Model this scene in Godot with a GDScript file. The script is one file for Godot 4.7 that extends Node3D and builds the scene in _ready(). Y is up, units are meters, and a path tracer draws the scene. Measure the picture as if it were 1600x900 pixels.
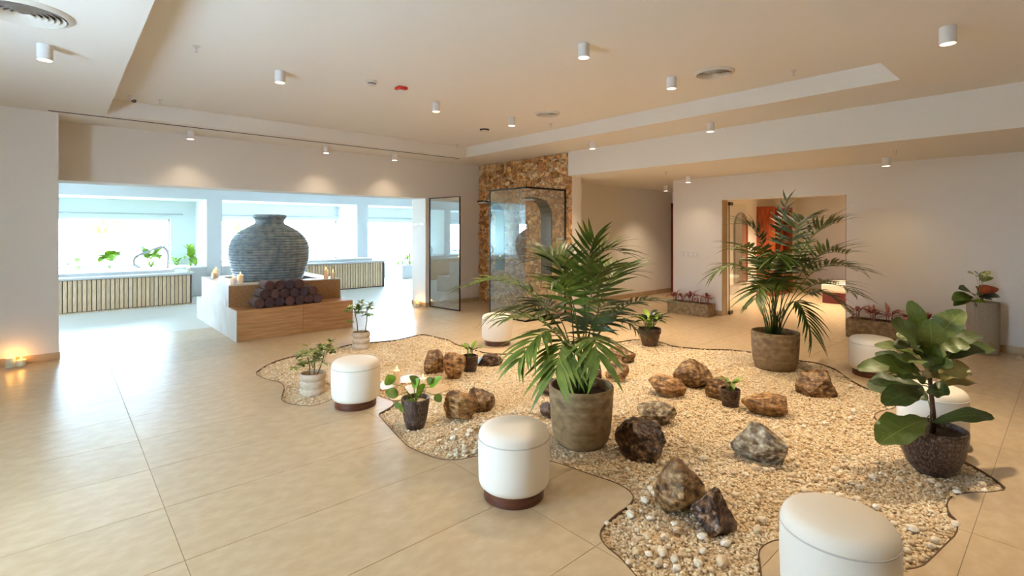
extends Node3D
# Spa lobby with an indoor pebble garden. World: y up, metres, -z runs along the right-hand wall towards the pool room.
# The camera stands at the origin, 1.5 m up; its yaw was read from the two vanishing points.

const FPX = 790.0
const HOR = 360.0
const EYE = 1.5
const YAW = 0.73211
const CEIL = 2.87
const RECESS = 3.06

var mats = {}
var names = {}
var discs = []          # footprints of what stands in the gravel: x, z, radius
var bed = PackedVector2Array()
var slabs = []
var icos = {}

# ---------------------------------------------------------------- pixels of the photograph to places
func look_dir(u, v):
	var x = (u - 800.0) / FPX
	return Vector3(x * cos(YAW) + sin(YAW), -(v - HOR) / FPX, x * sin(YAW) - cos(YAW))

func ground(u, v, y = 0.0):
	var r = look_dir(u, v)
	return Vector3(0, EYE, 0) + r * ((y - EYE) / r.y)

func at_depth(u, v, d):
	return Vector3(0, EYE, 0) + look_dir(u, v) * d

func at_z(u, v, z):
	var r = look_dir(u, v)
	return Vector3(0, EYE, 0) + r * (z / r.z)

func depth_of(p):
	return p.x * sin(YAW) - p.z * cos(YAW)

# ---------------------------------------------------------------- naming and bookkeeping
func numbered(called):
	var n = names.get(called, 0)
	names[called] = n + 1
	return called if n == 0 else "%s_%03d" % [called, n]

func thing(called, label, category, at = Vector3.ZERO, group = ""):
	var o = Node3D.new()
	o.name = numbered(called)
	add_child(o)
	o.position = at
	o.set_meta("label", label)
	o.set_meta("category", category)
	if group != "":
		o.set_meta("group", group)
	return o

func part(parent, called, mesh, m, at = Vector3.ZERO):
	var o = MeshInstance3D.new()
	o.name = called
	o.mesh = mesh
	o.material_override = m
	o.position = at
	parent.add_child(o, true)
	return o

func single(called, mesh, m, label, category, at = Vector3.ZERO, group = ""):
	var o = MeshInstance3D.new()
	o.name = numbered(called)
	o.mesh = mesh
	o.material_override = m
	add_child(o)
	o.position = at
	o.set_meta("label", label)
	o.set_meta("category", category)
	if group != "":
		o.set_meta("group", group)
	return o

func structure(called, mesh, m, label, category):
	var o = single(called, mesh, m, label, category)
	o.set_meta("kind", "structure")
	return o

# ---------------------------------------------------------------- geometry
func begin(group = 0):
	var st = SurfaceTool.new()
	st.begin(Mesh.PRIMITIVE_TRIANGLES)
	st.set_smooth_group(group)
	st.set_uv(Vector2.ZERO)
	return st

func done(st):
	st.generate_normals()
	return st.commit()

func tri(st, a, b, c):
	st.add_vertex(a)
	st.add_vertex(b)
	st.add_vertex(c)

func quad(st, a, b, c, d):
	tri(st, a, b, c)
	tri(st, a, c, d)

func face_out(st, mid, pts):
	var n = (pts[0] - pts[2]).cross(pts[0] - pts[1])
	var c = (pts[0] + pts[1] + pts[2]) / 3.0
	if n.dot(c - mid) < 0.0:
		pts.reverse()
	tri(st, pts[0], pts[1], pts[2])
	if pts.size() == 4:
		tri(st, pts[0], pts[2], pts[3])

func box_to(st, lo, hi, bevel = 0.0, turn = Transform3D()):
	st.set_smooth_group(-1)
	var mid = turn * ((lo + hi) / 2.0)
	var sgn = [[0, 0], [0, 1], [1, 1], [1, 0]]
	var at = func(s, axis):
		var p = Vector3(hi.x if s[0] else lo.x, hi.y if s[1] else lo.y, hi.z if s[2] else lo.z)
		for k in 3:
			if k != axis and bevel > 0.0:
				p[k] += -bevel if s[k] else bevel
		return turn * p
	for a in 3:
		var b = (a + 1) % 3
		var c = (a + 2) % 3
		for s in 2:
			var pts = []
			for q in sgn:
				var k = [0, 0, 0]
				k[a] = s
				k[b] = q[0]
				k[c] = q[1]
				pts.append(at.call(k, a))
			face_out(st, mid, pts)
		if bevel > 0.0:
			for q in sgn:
				var k0 = [0, 0, 0]
				k0[b] = q[0]
				k0[c] = q[1]
				var k1 = k0.duplicate()
				k1[a] = 1
				face_out(st, mid, [at.call(k0, b), at.call(k1, b), at.call(k1, c), at.call(k0, c)])
	if bevel > 0.0:
		for i in 8:
			var k = [i & 1, (i >> 1) & 1, (i >> 2) & 1]
			face_out(st, mid, [at.call(k, 0), at.call(k, 1), at.call(k, 2)])

func box(lo, hi, bevel = 0.0):
	var st = begin(-1)
	box_to(st, lo, hi, bevel)
	return done(st)

func boxes(list, bevel = 0.0):
	var st = begin(-1)
	for b in list:
		box_to(st, b[0], b[1], bevel)
	return done(st)

# a turned profile of [radius, height]; sharp corners stay sharp
func lathe_to(st, prof, segs = 32, where = Transform3D(), wobble = 0.0, seed_ = 0):
	var group = 1
	for i in prof.size() - 1:
		if i > 0:
			var d0 = Vector2(prof[i][0] - prof[i - 1][0], prof[i][1] - prof[i - 1][1])
			var d1 = Vector2(prof[i + 1][0] - prof[i][0], prof[i + 1][1] - prof[i][1])
			if absf(d0.angle_to(d1)) > 0.75:
				group += 1
		st.set_smooth_group(group)
		for k in segs:
			var pts = []
			for j in [[i, k], [i, k + 1], [i + 1, k + 1], [i + 1, k]]:
				var a = TAU * (j[1] % segs) / segs
				var r = prof[j[0]][0]
				if wobble > 0.0:
					r *= 1.0 + wobble * sin(a * 3.0 + seed_ + prof[j[0]][1] * 40.0) + wobble * 0.6 * sin(a * 7.0 + seed_ * 2.0 + prof[j[0]][1] * 23.0)
				pts.append(where * Vector3(r * cos(a), prof[j[0]][1], r * sin(a)))
			if prof[i][0] < 1e-5:
				tri(st, pts[0], pts[2], pts[3])
			elif prof[i + 1][0] < 1e-5:
				tri(st, pts[0], pts[1], pts[2])
			else:
				quad(st, pts[0], pts[1], pts[2], pts[3])

func lathe(prof, segs = 32, wobble = 0.0, seed_ = 0):
	var st = begin()
	lathe_to(st, prof, segs, Transform3D(), wobble, seed_)
	return done(st)

func tube_to(st, pts, rad, segs = 8, group = 0):
	st.set_smooth_group(group)
	var rings = []
	var up = Vector3.UP
	for i in pts.size():
		var t = (pts[mini(i + 1, pts.size() - 1)] - pts[maxi(i - 1, 0)]).normalized()
		if absf(t.dot(up)) > 0.95:
			up = Vector3.RIGHT
		var s = t.cross(up).normalized()
		var n = s.cross(t).normalized()
		up = n
		var r = rad[i] if rad is Array else rad
		var ring = []
		for k in segs:
			var a = TAU * k / segs
			ring.append(pts[i] + (s * cos(a) + n * sin(a)) * r)
		rings.append(ring)
	for i in pts.size() - 1:
		for k in segs:
			var k1 = (k + 1) % segs
			quad(st, rings[i][k], rings[i + 1][k], rings[i + 1][k1], rings[i][k1])
	for k in range(1, segs - 1):
		tri(st, rings[0][0], rings[0][k], rings[0][k + 1])
		tri(st, rings[-1][0], rings[-1][k + 1], rings[-1][k])

func tube(pts, rad, segs = 8):
	var st = begin()
	tube_to(st, pts, rad, segs)
	return done(st)

func smooth_line(pts, n):
	var c = Curve3D.new()
	for i in pts.size():
		var t = (pts[mini(i + 1, pts.size() - 1)] - pts[maxi(i - 1, 0)]) / 6.0
		c.add_point(pts[i], -t, t)
	var out = []
	for i in n + 1:
		out.append(c.sample_baked(c.get_baked_length() * i / n, true))
	return out

# a flat outline (x, z) between two heights
func prism_to(st, poly, y0, y1):
	st.set_smooth_group(-1)
	var idx = Geometry2D.triangulate_polygon(poly)
	for i in range(0, idx.size(), 3):
		var q = []
		for k in 3:
			q.append(poly[idx[i + k]])
		if (q[1] - q[0]).cross(q[2] - q[0]) < 0.0:
			q.reverse()
		tri(st, Vector3(q[0].x, y1, q[0].y), Vector3(q[1].x, y1, q[1].y), Vector3(q[2].x, y1, q[2].y))
	var cw = Geometry2D.is_polygon_clockwise(poly)
	for i in poly.size():
		var a = poly[i]
		var b = poly[(i + 1) % poly.size()]
		if cw:
			var s = a
			a = b
			b = s
		quad(st, Vector3(b.x, y1, b.y), Vector3(a.x, y1, a.y), Vector3(a.x, y0, a.y), Vector3(b.x, y0, b.y))

func ico(level):
	if icos.has(level):
		return icos[level]
	var g = (1.0 + sqrt(5.0)) / 2.0
	var v = []
	for p in [[-1, g, 0], [1, g, 0], [-1, -g, 0], [1, -g, 0], [0, -1, g], [0, 1, g], [0, -1, -g], [0, 1, -g], [g, 0, -1], [g, 0, 1], [-g, 0, -1], [-g, 0, 1]]:
		v.append(Vector3(p[0], p[1], p[2]).normalized())
	var f = [[0, 11, 5], [0, 5, 1], [0, 1, 7], [0, 7, 10], [0, 10, 11], [1, 5, 9], [5, 11, 4], [11, 10, 2], [10, 7, 6], [7, 1, 8], [3, 9, 4], [3, 4, 2], [3, 2, 6], [3, 6, 8], [3, 8, 9], [4, 9, 5], [2, 4, 11], [6, 2, 10], [8, 6, 7], [9, 8, 1]]
	for l in level:
		var mids = {}
		var nf = []
		for t in f:
			var m = []
			for k in 3:
				var a = mini(t[k], t[(k + 1) % 3])
				var b = maxi(t[k], t[(k + 1) % 3])
				var key = a * 100000 + b
				if not mids.has(key):
					mids[key] = v.size()
					v.append(((v[a] + v[b]) / 2.0).normalized())
				m.append(mids[key])
			nf.append([t[0], m[0], m[2]])
			nf.append([t[1], m[1], m[0]])
			nf.append([t[2], m[2], m[1]])
			nf.append(m)
		f = nf
	icos[level] = [v, f]
	return icos[level]

func lump(level, shape: Callable, group = 0):
	var s = ico(level)
	var v = []
	for p in s[0]:
		v.append(shape.call(p))
	var st = begin(group)
	for t in s[1]:
		tri(st, v[t[0]], v[t[2]], v[t[1]])
	return done(st)

# ---------------------------------------------------------------- leaves
func outline(kind, t):
	match kind:
		0: return pow(sin(PI * pow(t, 0.62)), 0.9)                     # lance
		1: return pow(maxf(sin(PI * pow(t, 0.85)), 0.0), 0.62)         # oval
		2: return pow(maxf(sin(PI * pow(t, 1.25)), 0.0), 0.5) * (1.0 - 0.22 * exp(-pow((t - 0.28) / 0.12, 2.0)))   # fiddle
	return sin(PI * t)

func leaf_to(st, base, tip, up, width, kind = 0, sag = 0.08, fold = 0.25, wave = 0.0, segs = 7):
	st.set_smooth_group(0)
	var ax = tip - base
	var len_ = ax.length()
	var side = ax.cross(up)
	if side.length() < 1e-4:
		side = ax.cross(Vector3.RIGHT)
	side = side.normalized()
	var n = side.cross(ax).normalized()
	var rows = []
	for i in segs + 1:
		var t = float(i) / segs
		var p = base + ax * t + n * (sag * 4.0 * t * (1.0 - t) * len_)
		var w = maxf(width * 0.5 * outline(kind, clampf(t, 0.015, 0.985)), 0.0006)
		var wl = wave * w * sin(t * 17.0 + base.x * 90.0)
		var wr = wave * w * sin(t * 15.0 + 2.0 + base.z * 90.0)
		rows.append([p - side * w + n * (w * fold + wl), p, p + side * w + n * (w * fold + wr), t])
	for i in segs:
		var a = rows[i]
		var b = rows[i + 1]
		for k in 2:
			var q = [[a[k], Vector2(k * 0.5, a[3])], [a[k + 1], Vector2(k * 0.5 + 0.5, a[3])], [b[k + 1], Vector2(k * 0.5 + 0.5, b[3])], [b[k], Vector2(k * 0.5, b[3])]]
			for j in [0, 2, 1, 0, 3, 2]:
				st.set_uv(q[j][1])
				st.add_vertex(q[j][0])

func bez(a, b, c, t):
	return a.lerp(b, t).lerp(b.lerp(c, t), t)

# a feather palm leaf: a thin stalk and two rows of leaflets
func frond(p0, pc, p1, count, length, t0, width, droop, rng):
	var st = begin()
	var line = []
	var rad = []
	for i in 13:
		line.append(bez(p0, pc, p1, i / 12.0))
		rad.append(lerpf(0.0065, 0.0015, i / 12.0))
	tube_to(st, line, rad, 5)
	var out = Vector3(p1.x - p0.x, 0, p1.z - p0.z)
	if out.length() < 0.05:
		out = Vector3(rng.randf_range(-1, 1), 0, rng.randf_range(-1, 1))
	var side = Vector3.UP.cross(out.normalized()).normalized()
	for k in count:
		var s = (k + 0.5) / count
		var t = lerpf(t0, 0.985, s)
		for sg in [-1.0, 1.0]:
			var tt = clampf(t + rng.randf_range(-0.012, 0.012), 0.0, 1.0)
			var p = bez(p0, pc, p1, tt)
			var tan_ = (bez(p0, pc, p1, minf(tt + 0.03, 1.0)) - bez(p0, pc, p1, maxf(tt - 0.03, 0.0))).normalized()
			var n = side.cross(tan_).normalized()
			if n.y < 0.0:
				n = -n
			var l = length * (0.7 + 0.3 * sin(PI * clampf(s * 0.85 + 0.1, 0.0, 1.0))) * rng.randf_range(0.78, 1.15)
			var d = (tan_ * lerpf(0.25, 0.95, s) + side * sg * lerpf(1.0, 0.6, s) + n * rng.randf_range(0.05, 0.3)).normalized()
			leaf_to(st, p, p + d * l + Vector3.DOWN * droop * l * rng.randf_range(0.7, 1.3), n, width * rng.randf_range(0.85, 1.15), 0, 0.07, 0.22, 0.0, 6)
	return done(st)

# ---------------------------------------------------------------- materials (all computed)
func noise_image(seed_, freq, size, octaves = 4, kind = FastNoiseLite.TYPE_SIMPLEX_SMOOTH):
	var n = FastNoiseLite.new()
	n.seed = seed_
	n.noise_type = kind
	n.frequency = freq
	n.fractal_octaves = octaves
	return n.get_seamless_image(size, size)

func ramp_texture(im, stops):
	# stops: [[0..1, Color], ...]; grey picture to colours
	var g = Gradient.new()
	g.offsets = PackedFloat32Array(stops.map(func(s): return s[0]))
	g.colors = PackedColorArray(stops.map(func(s): return s[1]))
	var lut = PackedByteArray()
	for i in 256:
		var c = g.sample(i / 255.0)
		lut.append_array([c.r8, c.g8, c.b8])
	im.convert(Image.FORMAT_L8)
	var src = im.get_data()
	var dst = PackedByteArray()
	dst.resize(src.size() * 3)
	for i in src.size():
		var k = src[i] * 3
		dst[i * 3] = lut[k]
		dst[i * 3 + 1] = lut[k + 1]
		dst[i * 3 + 2] = lut[k + 2]
	return ImageTexture.create_from_image(Image.create_from_data(im.get_width(), im.get_height(), false, Image.FORMAT_RGB8, dst))

func mat(called, color, rough = 0.6, metal = 0.0):
	var m = StandardMaterial3D.new()
	m.resource_name = called
	m.albedo_color = color
	m.roughness = rough
	m.metallic = metal
	mats[called] = m
	return m

func skin(m, tex, scale, world = true):
	m.albedo_texture = tex
	m.uv1_triplanar = true
	m.uv1_world_triplanar = world
	m.uv1_scale = scale if scale is Vector3 else Vector3.ONE * scale

func relief(m, tex, cm):
	m.heightmap_enabled = true
	m.heightmap_texture = tex
	m.heightmap_scale = cm

func rgb(r, g, b):
	return Color8(r, g, b)

func foliage(called, stops, seed_, rough = 0.42, back = 0.35):
	var m = mat(called, Color.WHITE, rough)
	skin(m, ramp_texture(noise_image(seed_, 0.02, 128, 3), stops), 2.5, false)
	m.backlight_enabled = true
	m.backlight = Color(back, back, back * 0.4)
	return m

func make_materials():
	var m
	var fine = ImageTexture.create_from_image(noise_image(3, 0.05, 256, 4))
	var grain = ImageTexture.create_from_image(noise_image(5, 0.2, 256, 3))

	m = mat("wall_paint", rgb(236, 229, 219), 0.85)
	relief(m, grain, 0.02)
	m.uv1_triplanar = true
	m.uv1_world_triplanar = true
	m = mat("ceiling_paint", rgb(236, 230, 221), 0.9)
	m = mat("pool_paint", rgb(240, 243, 243), 0.8)

	# beige porcelain tiles, three mixes
	for k in 3:
		m = mat("tile_%d" % k, Color.WHITE, 0.34)
		var w = 4 * k
		skin(m, ramp_texture(noise_image(20 + k, 0.012, 512, 6), [[0.0, rgb(195 - w, 169 - w, 133 - w)], [0.45, rgb(202 - w, 177 - w, 142 - w)], [0.75, rgb(207 - w, 184 - w, 150 - w)], [1.0, rgb(211 - w, 189 - w, 157 - w)]]), Vector3(1.1, 1.1, 1.7))
		relief(m, fine, 0.05)
		m.metallic_specular = 0.56
	m = mat("pool_tile", rgb(226, 222, 212), 0.4)
	m.metallic_specular = 0.3
	m = mat("grout", rgb(150, 138, 122), 0.9)
	m = mat("baseboard", rgb(190, 166, 138), 0.45)
	skin(m, mats["tile_1"].albedo_texture, 0.5)
	m.albedo_color = rgb(238, 228, 216)
	m = mat("bed_base", rgb(176, 152, 120), 0.95)
	m = mat("edging", rgb(96, 74, 52), 0.5, 0.4)
	m = mat("slab", Color.WHITE, 0.35)
	skin(m, mats["tile_0"].albedo_texture, 0.7)

	# gravel and pebbles
	m = mat("gravel", Color.WHITE, 0.75)
	m.vertex_color_use_as_albedo = true
	for k in 3:
		m = mat("pebble_%d" % k, Color.WHITE, 0.55)
		var c = [[224, 206, 176], [212, 186, 150], [232, 220, 200]][k]
		skin(m, ramp_texture(noise_image(60 + k, 0.03, 128, 3), [[0.0, rgb(c[0] - 26, c[1] - 28, c[2] - 30)], [0.6, rgb(c[0], c[1], c[2])], [1.0, rgb(c[0] + 12, c[1] + 14, c[2] + 16)]]), 9.0)

	# boulders
	var rock_relief = ImageTexture.create_from_image(noise_image(31, 0.03, 512, 5, FastNoiseLite.TYPE_CELLULAR))
	var sets = [
		[rgb(30, 18, 10), rgb(92, 60, 30), rgb(142, 102, 56), rgb(196, 168, 128)],
		[rgb(18, 11, 10), rgb(48, 30, 24), rgb(88, 56, 34), rgb(158, 128, 98)],
		[rgb(46, 34, 22), rgb(110, 84, 52), rgb(152, 136, 108), rgb(212, 206, 188)],
		[rgb(50, 30, 14), rgb(126, 84, 40), rgb(166, 120, 66), rgb(204, 166, 116)]]
	for k in 4:
		m = mat("rock_%d" % k, Color.WHITE, [0.42, 0.3, 0.55, 0.5][k])
		var s = sets[k]
		skin(m, ramp_texture(noise_image(40 + k, 0.011, 512, 6), [[0.24, s[0]], [0.42, s[1]], [0.6, s[2]], [0.8, s[3]]]), Vector3(2.6, 3.6, 2.6), false)
		relief(m, rock_relief, 0.6)

	# split-face stone on the accent wall, tinted stone by stone
	m = mat("cladding", Color.WHITE, 0.6)
	m.vertex_color_use_as_albedo = true
	skin(m, ramp_texture(noise_image(71, 0.02, 512, 5), [[0.1, rgb(190, 172, 152)], [0.5, rgb(240, 230, 216)], [0.9, rgb(255, 252, 246)]]), 2.2)
	relief(m, rock_relief, 1.0)

	# wood-look planks, terrazzo, pale slats
	var streaks = noise_image(81, 0.012, 512, 6)
	var wood = ramp_texture(streaks, [[0.15, rgb(152, 106, 64)], [0.45, rgb(166, 119, 74)], [0.7, rgb(175, 129, 83)], [0.95, rgb(188, 145, 99)]])
	for k in 2:
		m = mat("plank_%d" % k, Color.WHITE if k == 0 else rgb(240, 232, 224), 0.42)
		skin(m, wood, Vector3(0.35, 4.0, 3.0))
		m.uv1_offset = Vector3(0.37 * k, 0.2 * k, 0)
	m = mat("plank_joint", rgb(206, 170, 126), 0.8)
	m = mat("terrazzo", Color.WHITE, 0.4)
	skin(m, ramp_texture(noise_image(84, 0.09, 512, 2, FastNoiseLite.TYPE_CELLULAR), [[0.0, rgb(226, 206, 178)], [0.16, rgb(206, 174, 136)], [0.24, rgb(164, 122, 80)], [0.6, rgb(142, 100, 62)], [1.0, rgb(112, 78, 50)]]), 1.5)
	m = mat("plinth_side", Color.WHITE, 0.45)
	skin(m, ramp_texture(noise_image(86, 0.012, 256, 5), [[0.1, rgb(200, 192, 180)], [0.9, rgb(224, 218, 208)]]), 0.6)
	m = mat("slat_0", Color.WHITE, 0.6)
	skin(m, ramp_texture(streaks, [[0.1, rgb(208, 178, 142)], [0.5, rgb(224, 196, 162)], [0.9, rgb(236, 212, 182)]]), Vector3(9.0, 0.8, 9.0))
	m = mat("slat_1", rgb(236, 230, 222), 0.6)
	skin(m, mats["slat_0"].albedo_texture, Vector3(7.0, 0.7, 7.0))
	m = mat("slat_backing", rgb(92, 78, 64), 0.8)
	m = mat("white_trim", rgb(238, 240, 240), 0.35)

	# big ribbed jar: grey-green glaze with pale lime streaks
	m = mat("jar_glaze", Color.WHITE, 0.5)
	skin(m, ramp_texture(noise_image(91, 0.014, 512, 6), [[0.12, rgb(84, 100, 110)], [0.4, rgb(112, 130, 138)], [0.6, rgb(136, 150, 154)], [0.8, rgb(156, 156, 148)], [0.97, rgb(190, 196, 196)]]), Vector3(1.1, 1.6, 1.1))
	relief(m, fine, 0.3)
	m = mat("water", Color(0.75, 0.86, 0.9, 0.25), 0.03)
	m.transparency = BaseMaterial3D.TRANSPARENCY_ALPHA
	m = mat("basin", rgb(120, 128, 132), 0.5)

	for k in 3:
		m = mat("towel_%d" % k, Color.WHITE, 0.95)
		var c = [[66, 42, 44], [58, 40, 50], [84, 52, 46]][k]
		skin(m, ramp_texture(noise_image(95 + k, 0.15, 128, 3), [[0.1, rgb(c[0] - 16, c[1] - 14, c[2] - 14)], [0.9, rgb(c[0] + 18, c[1] + 14, c[2] + 14)]]), 6.0)
		relief(m, grain, 0.5)
		m.rim_enabled = true
		m.rim = 0.4
	m = mat("upholstery", rgb(240, 230, 214), 0.6)
	relief(m, grain, 0.03)
	m.uv1_triplanar = true
	m.uv1_scale = Vector3.ONE * 4.0
	m = mat("seam", rgb(206, 198, 186), 0.8)
	m = mat("stool_base", Color.WHITE, 0.35)
	skin(m, ramp_texture(streaks, [[0.1, rgb(58, 26, 16)], [0.6, rgb(88, 44, 26)], [0.95, rgb(112, 60, 36)]]), Vector3(1.0, 6.0, 1.0))

	m = mat("cement_pot", Color.WHITE, 0.6)
	skin(m, ramp_texture(noise_image(101, 0.015, 512, 6), [[0.1, rgb(94, 70, 42)], [0.4, rgb(124, 98, 62)], [0.65, rgb(140, 112, 76)], [0.95, rgb(168, 144, 108)]]), Vector3(1.4, 1.9, 1.4), false)
	relief(m, fine, 0.3)
	m = mat("dark_glaze", Color.WHITE, 0.35)
	skin(m, ramp_texture(noise_image(103, 0.03, 512, 5), [[0.25, rgb(34, 22, 20)], [0.55, rgb(62, 42, 36)], [0.7, rgb(104, 84, 72)], [0.9, rgb(156, 142, 128)]]), Vector3(4.0, 2.2, 4.0), false)
	relief(m, fine, 0.5)
	m = mat("brown_glaze", Color.WHITE, 0.4)
	skin(m, ramp_texture(noise_image(104, 0.03, 256, 4), [[0.2, rgb(60, 34, 22)], [0.6, rgb(100, 66, 40)], [0.9, rgb(136, 102, 68)]]), Vector3(3.0, 3.0, 3.0), false)
	m = mat("brown_rim", rgb(58, 24, 18), 0.35)
	m = mat("white_pot", Color.WHITE, 0.75)
	skin(m, ramp_texture(noise_image(105, 0.03, 256, 4), [[0.1, rgb(188, 168, 142)], [0.9, rgb(212, 194, 170)]]), 3.0, false)
	m = mat("rough_pot", Color.WHITE, 0.9)
	skin(m, ramp_texture(noise_image(106, 0.12, 512, 4), [[0.2, rgb(112, 92, 72)], [0.5, rgb(150, 132, 110)], [0.85, rgb(206, 192, 170)]]), 2.0, false)
	relief(m, grain, 0.6)
	m = mat("trough", Color.WHITE, 0.75)
	skin(m, ramp_texture(noise_image(107, 0.03, 256, 5), [[0.1, rgb(104, 82, 56)], [0.6, rgb(140, 116, 84)], [0.95, rgb(166, 144, 112)]]), 1.5)
	m = mat("soil", Color.WHITE, 0.95)
	skin(m, ramp_texture(noise_image(108, 0.1, 256, 4), [[0.1, rgb(26, 18, 12)], [0.9, rgb(66, 48, 34)]]), 4.0)
	m = mat("bark", Color.WHITE, 0.8)
	skin(m, ramp_texture(noise_image(109, 0.06, 128, 4), [[0.1, rgb(56, 32, 24)], [0.9, rgb(104, 70, 50)]]), 8.0, false)
	m = mat("stem_green", rgb(88, 104, 48), 0.55)
	m = mat("stem_brown", rgb(128, 102, 74), 0.8)

	foliage("palm_dark", [[0.1, rgb(28, 44, 12)], [0.6, rgb(50, 72, 20)], [0.95, rgb(88, 104, 34)]], 111)
	foliage("palm_mid", [[0.1, rgb(46, 68, 18)], [0.6, rgb(74, 94, 26)], [0.95, rgb(116, 126, 46)]], 112)
	foliage("palm_light", [[0.1, rgb(72, 98, 34)], [0.6, rgb(106, 128, 46)], [0.95, rgb(148, 156, 72)]], 113)
	foliage("leaf_bright", [[0.1, rgb(86, 124, 24)], [0.6, rgb(122, 158, 38)], [0.95, rgb(174, 194, 70)]], 114)
	foliage("leaf_garden", [[0.1, rgb(92, 130, 18)], [0.6, rgb(124, 160, 32)], [0.95, rgb(168, 190, 64)]], 119, 0.5, 0.2)
	foliage("leaf_variegated", [[0.15, rgb(84, 104, 36)], [0.35, rgb(144, 150, 62)], [0.5, rgb(206, 202, 124)], [0.95, rgb(236, 228, 172)]], 115)
	mats["leaf_variegated"].uv1_scale = Vector3.ONE * 12.0
	foliage("leaf_red", [[0.1, rgb(96, 34, 36)], [0.5, rgb(156, 82, 78)], [0.95, rgb(206, 146, 128)]], 116)
	foliage("leaf_rust", [[0.1, rgb(104, 36, 16)], [0.6, rgb(162, 66, 28)], [0.95, rgb(190, 104, 50)]], 117)
	foliage("leaf_deep", [[0.1, rgb(14, 32, 22)], [0.6, rgb(28, 54, 34)], [0.95, rgb(60, 82, 46)]], 118, 0.3)

	# fiddle leaf with pale veins, drawn across the blade
	for k in 3:
		var im = Image.create(128, 256, false, Image.FORMAT_RGB8)
		var base = [rgb(46, 60, 14), rgb(76, 90, 24), rgb(124, 104, 40)][k]
		var vein = [rgb(104, 126, 48), rgb(146, 160, 66), rgb(160, 146, 80)][k]
		var nz = FastNoiseLite.new()
		nz.seed = 7 + k
		nz.frequency = 0.03
		for y in 256:
			for x in 128:
				var s = absf(x - 64.0) / 64.0
				var along = y / 256.0 - s * 0.17
				var f = absf(fposmod(along * 8.0, 1.0) - 0.5) * 2.0
				var a = clampf((f - 0.9) / 0.1, 0.0, 1.0) * 0.6 * (1.0 - s * 0.6)
				a = maxf(a, clampf(1.0 - s / 0.04, 0.0, 1.0) * 0.9)
				im.set_pixel(x, y, base.lerp(base.lightened(0.16), nz.get_noise_2d(x, y) * 0.5 + 0.5).lerp(vein, a))
		m = mat("fiddle_%d" % k, Color.WHITE, 0.46)
		m.albedo_texture = ImageTexture.create_from_image(im)
		m.backlight_enabled = true
		m.backlight = Color(0.25, 0.25, 0.1)

	m = mat("clear_glass", Color(0.85, 0.93, 0.92, 0.06), 0.0)
	m.transparency = BaseMaterial3D.TRANSPARENCY_ALPHA
	m.metallic_specular = 0.5
	# sun-control glass: a clear sheet with a thin mirror coat
	var orm = Image.create(4, 4, false, Image.FORMAT_RGB8)
	orm.fill(Color(1, 0, 1))
	var cg = ORMMaterial3D.new()
	cg.resource_name = "coated_glass"
	cg.orm_texture = ImageTexture.create_from_image(orm)
	cg.albedo_color = Color(0.86, 0.92, 0.92, 0.26)
	cg.transparency = BaseMaterial3D.TRANSPARENCY_ALPHA
	mats["coated_glass"] = cg
	m = mat("window_glass", Color(0.9, 0.96, 0.97, 0.02), 0.0)
	m.transparency = BaseMaterial3D.TRANSPARENCY_ALPHA
	m = mat("glass_edge", rgb(120, 150, 140), 0.1)
	m = mat("black_frame", rgb(34, 30, 28), 0.35, 0.6)
	m = mat("bronze_frame", rgb(82, 66, 46), 0.35, 0.8)
	m = mat("shower_metal", rgb(30, 28, 26), 0.12, 0.9)
	m = mat("steel", rgb(200, 206, 208), 0.4, 0.7)
	m = mat("mirror", rgb(226, 226, 222), 0.02, 1.0)
	m = mat("lamp_white", rgb(236, 234, 232), 0.5)
	m = mat("vent_white", rgb(220, 214, 204), 0.5)
	m = mat("vent_dark", rgb(60, 52, 44), 0.9)
	m = mat("red_plastic", rgb(196, 22, 20), 0.35)
	m = mat("dark_plastic", rgb(40, 36, 34), 0.4)
	m = mat("switch_plate", rgb(232, 226, 216), 0.4)
	m = mat("slot_dark", rgb(40, 38, 36), 0.9)
	m = mat("wax", rgb(244, 232, 206), 0.5)
	m.subsurf_scatter_enabled = true
	m.subsurf_scatter_strength = 0.3
	m = mat("wick", rgb(30, 24, 20), 0.9)
	m = mat("flame", rgb(255, 196, 110), 0.5)
	m.emission_enabled = true
	m.emission = rgb(255, 190, 96)
	m.emission_energy_multiplier = 6.0
	m = mat("lamp_lens", rgb(255, 246, 230), 0.5)
	m.emission_enabled = true
	m.emission = rgb(255, 238, 214)
	m.emission_energy_multiplier = 8.0
	m = mat("red_door", Color.WHITE, 0.4)
	skin(m, ramp_texture(streaks, [[0.1, rgb(84, 20, 12)], [0.6, rgb(112, 30, 18)], [0.95, rgb(132, 44, 26)]]), Vector3(5.0, 0.5, 5.0))
	m = mat("cabinet_wood", Color.WHITE, 0.4)
	skin(m, ramp_texture(streaks, [[0.1, rgb(134, 56, 24)], [0.6, rgb(164, 76, 34)], [0.95, rgb(186, 98, 50)]]), Vector3(4.0, 0.5, 4.0))
	m = mat("terrace", rgb(214, 210, 200), 0.8)
	m = mat("trunk_pale", rgb(150, 128, 110), 0.9)
	m = mat("cushion", rgb(236, 226, 208), 0.8)

func forward(u):
	var r = look_dir(u, HOR)
	return Vector3(r.x, 0, r.z).normalized()

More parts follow.
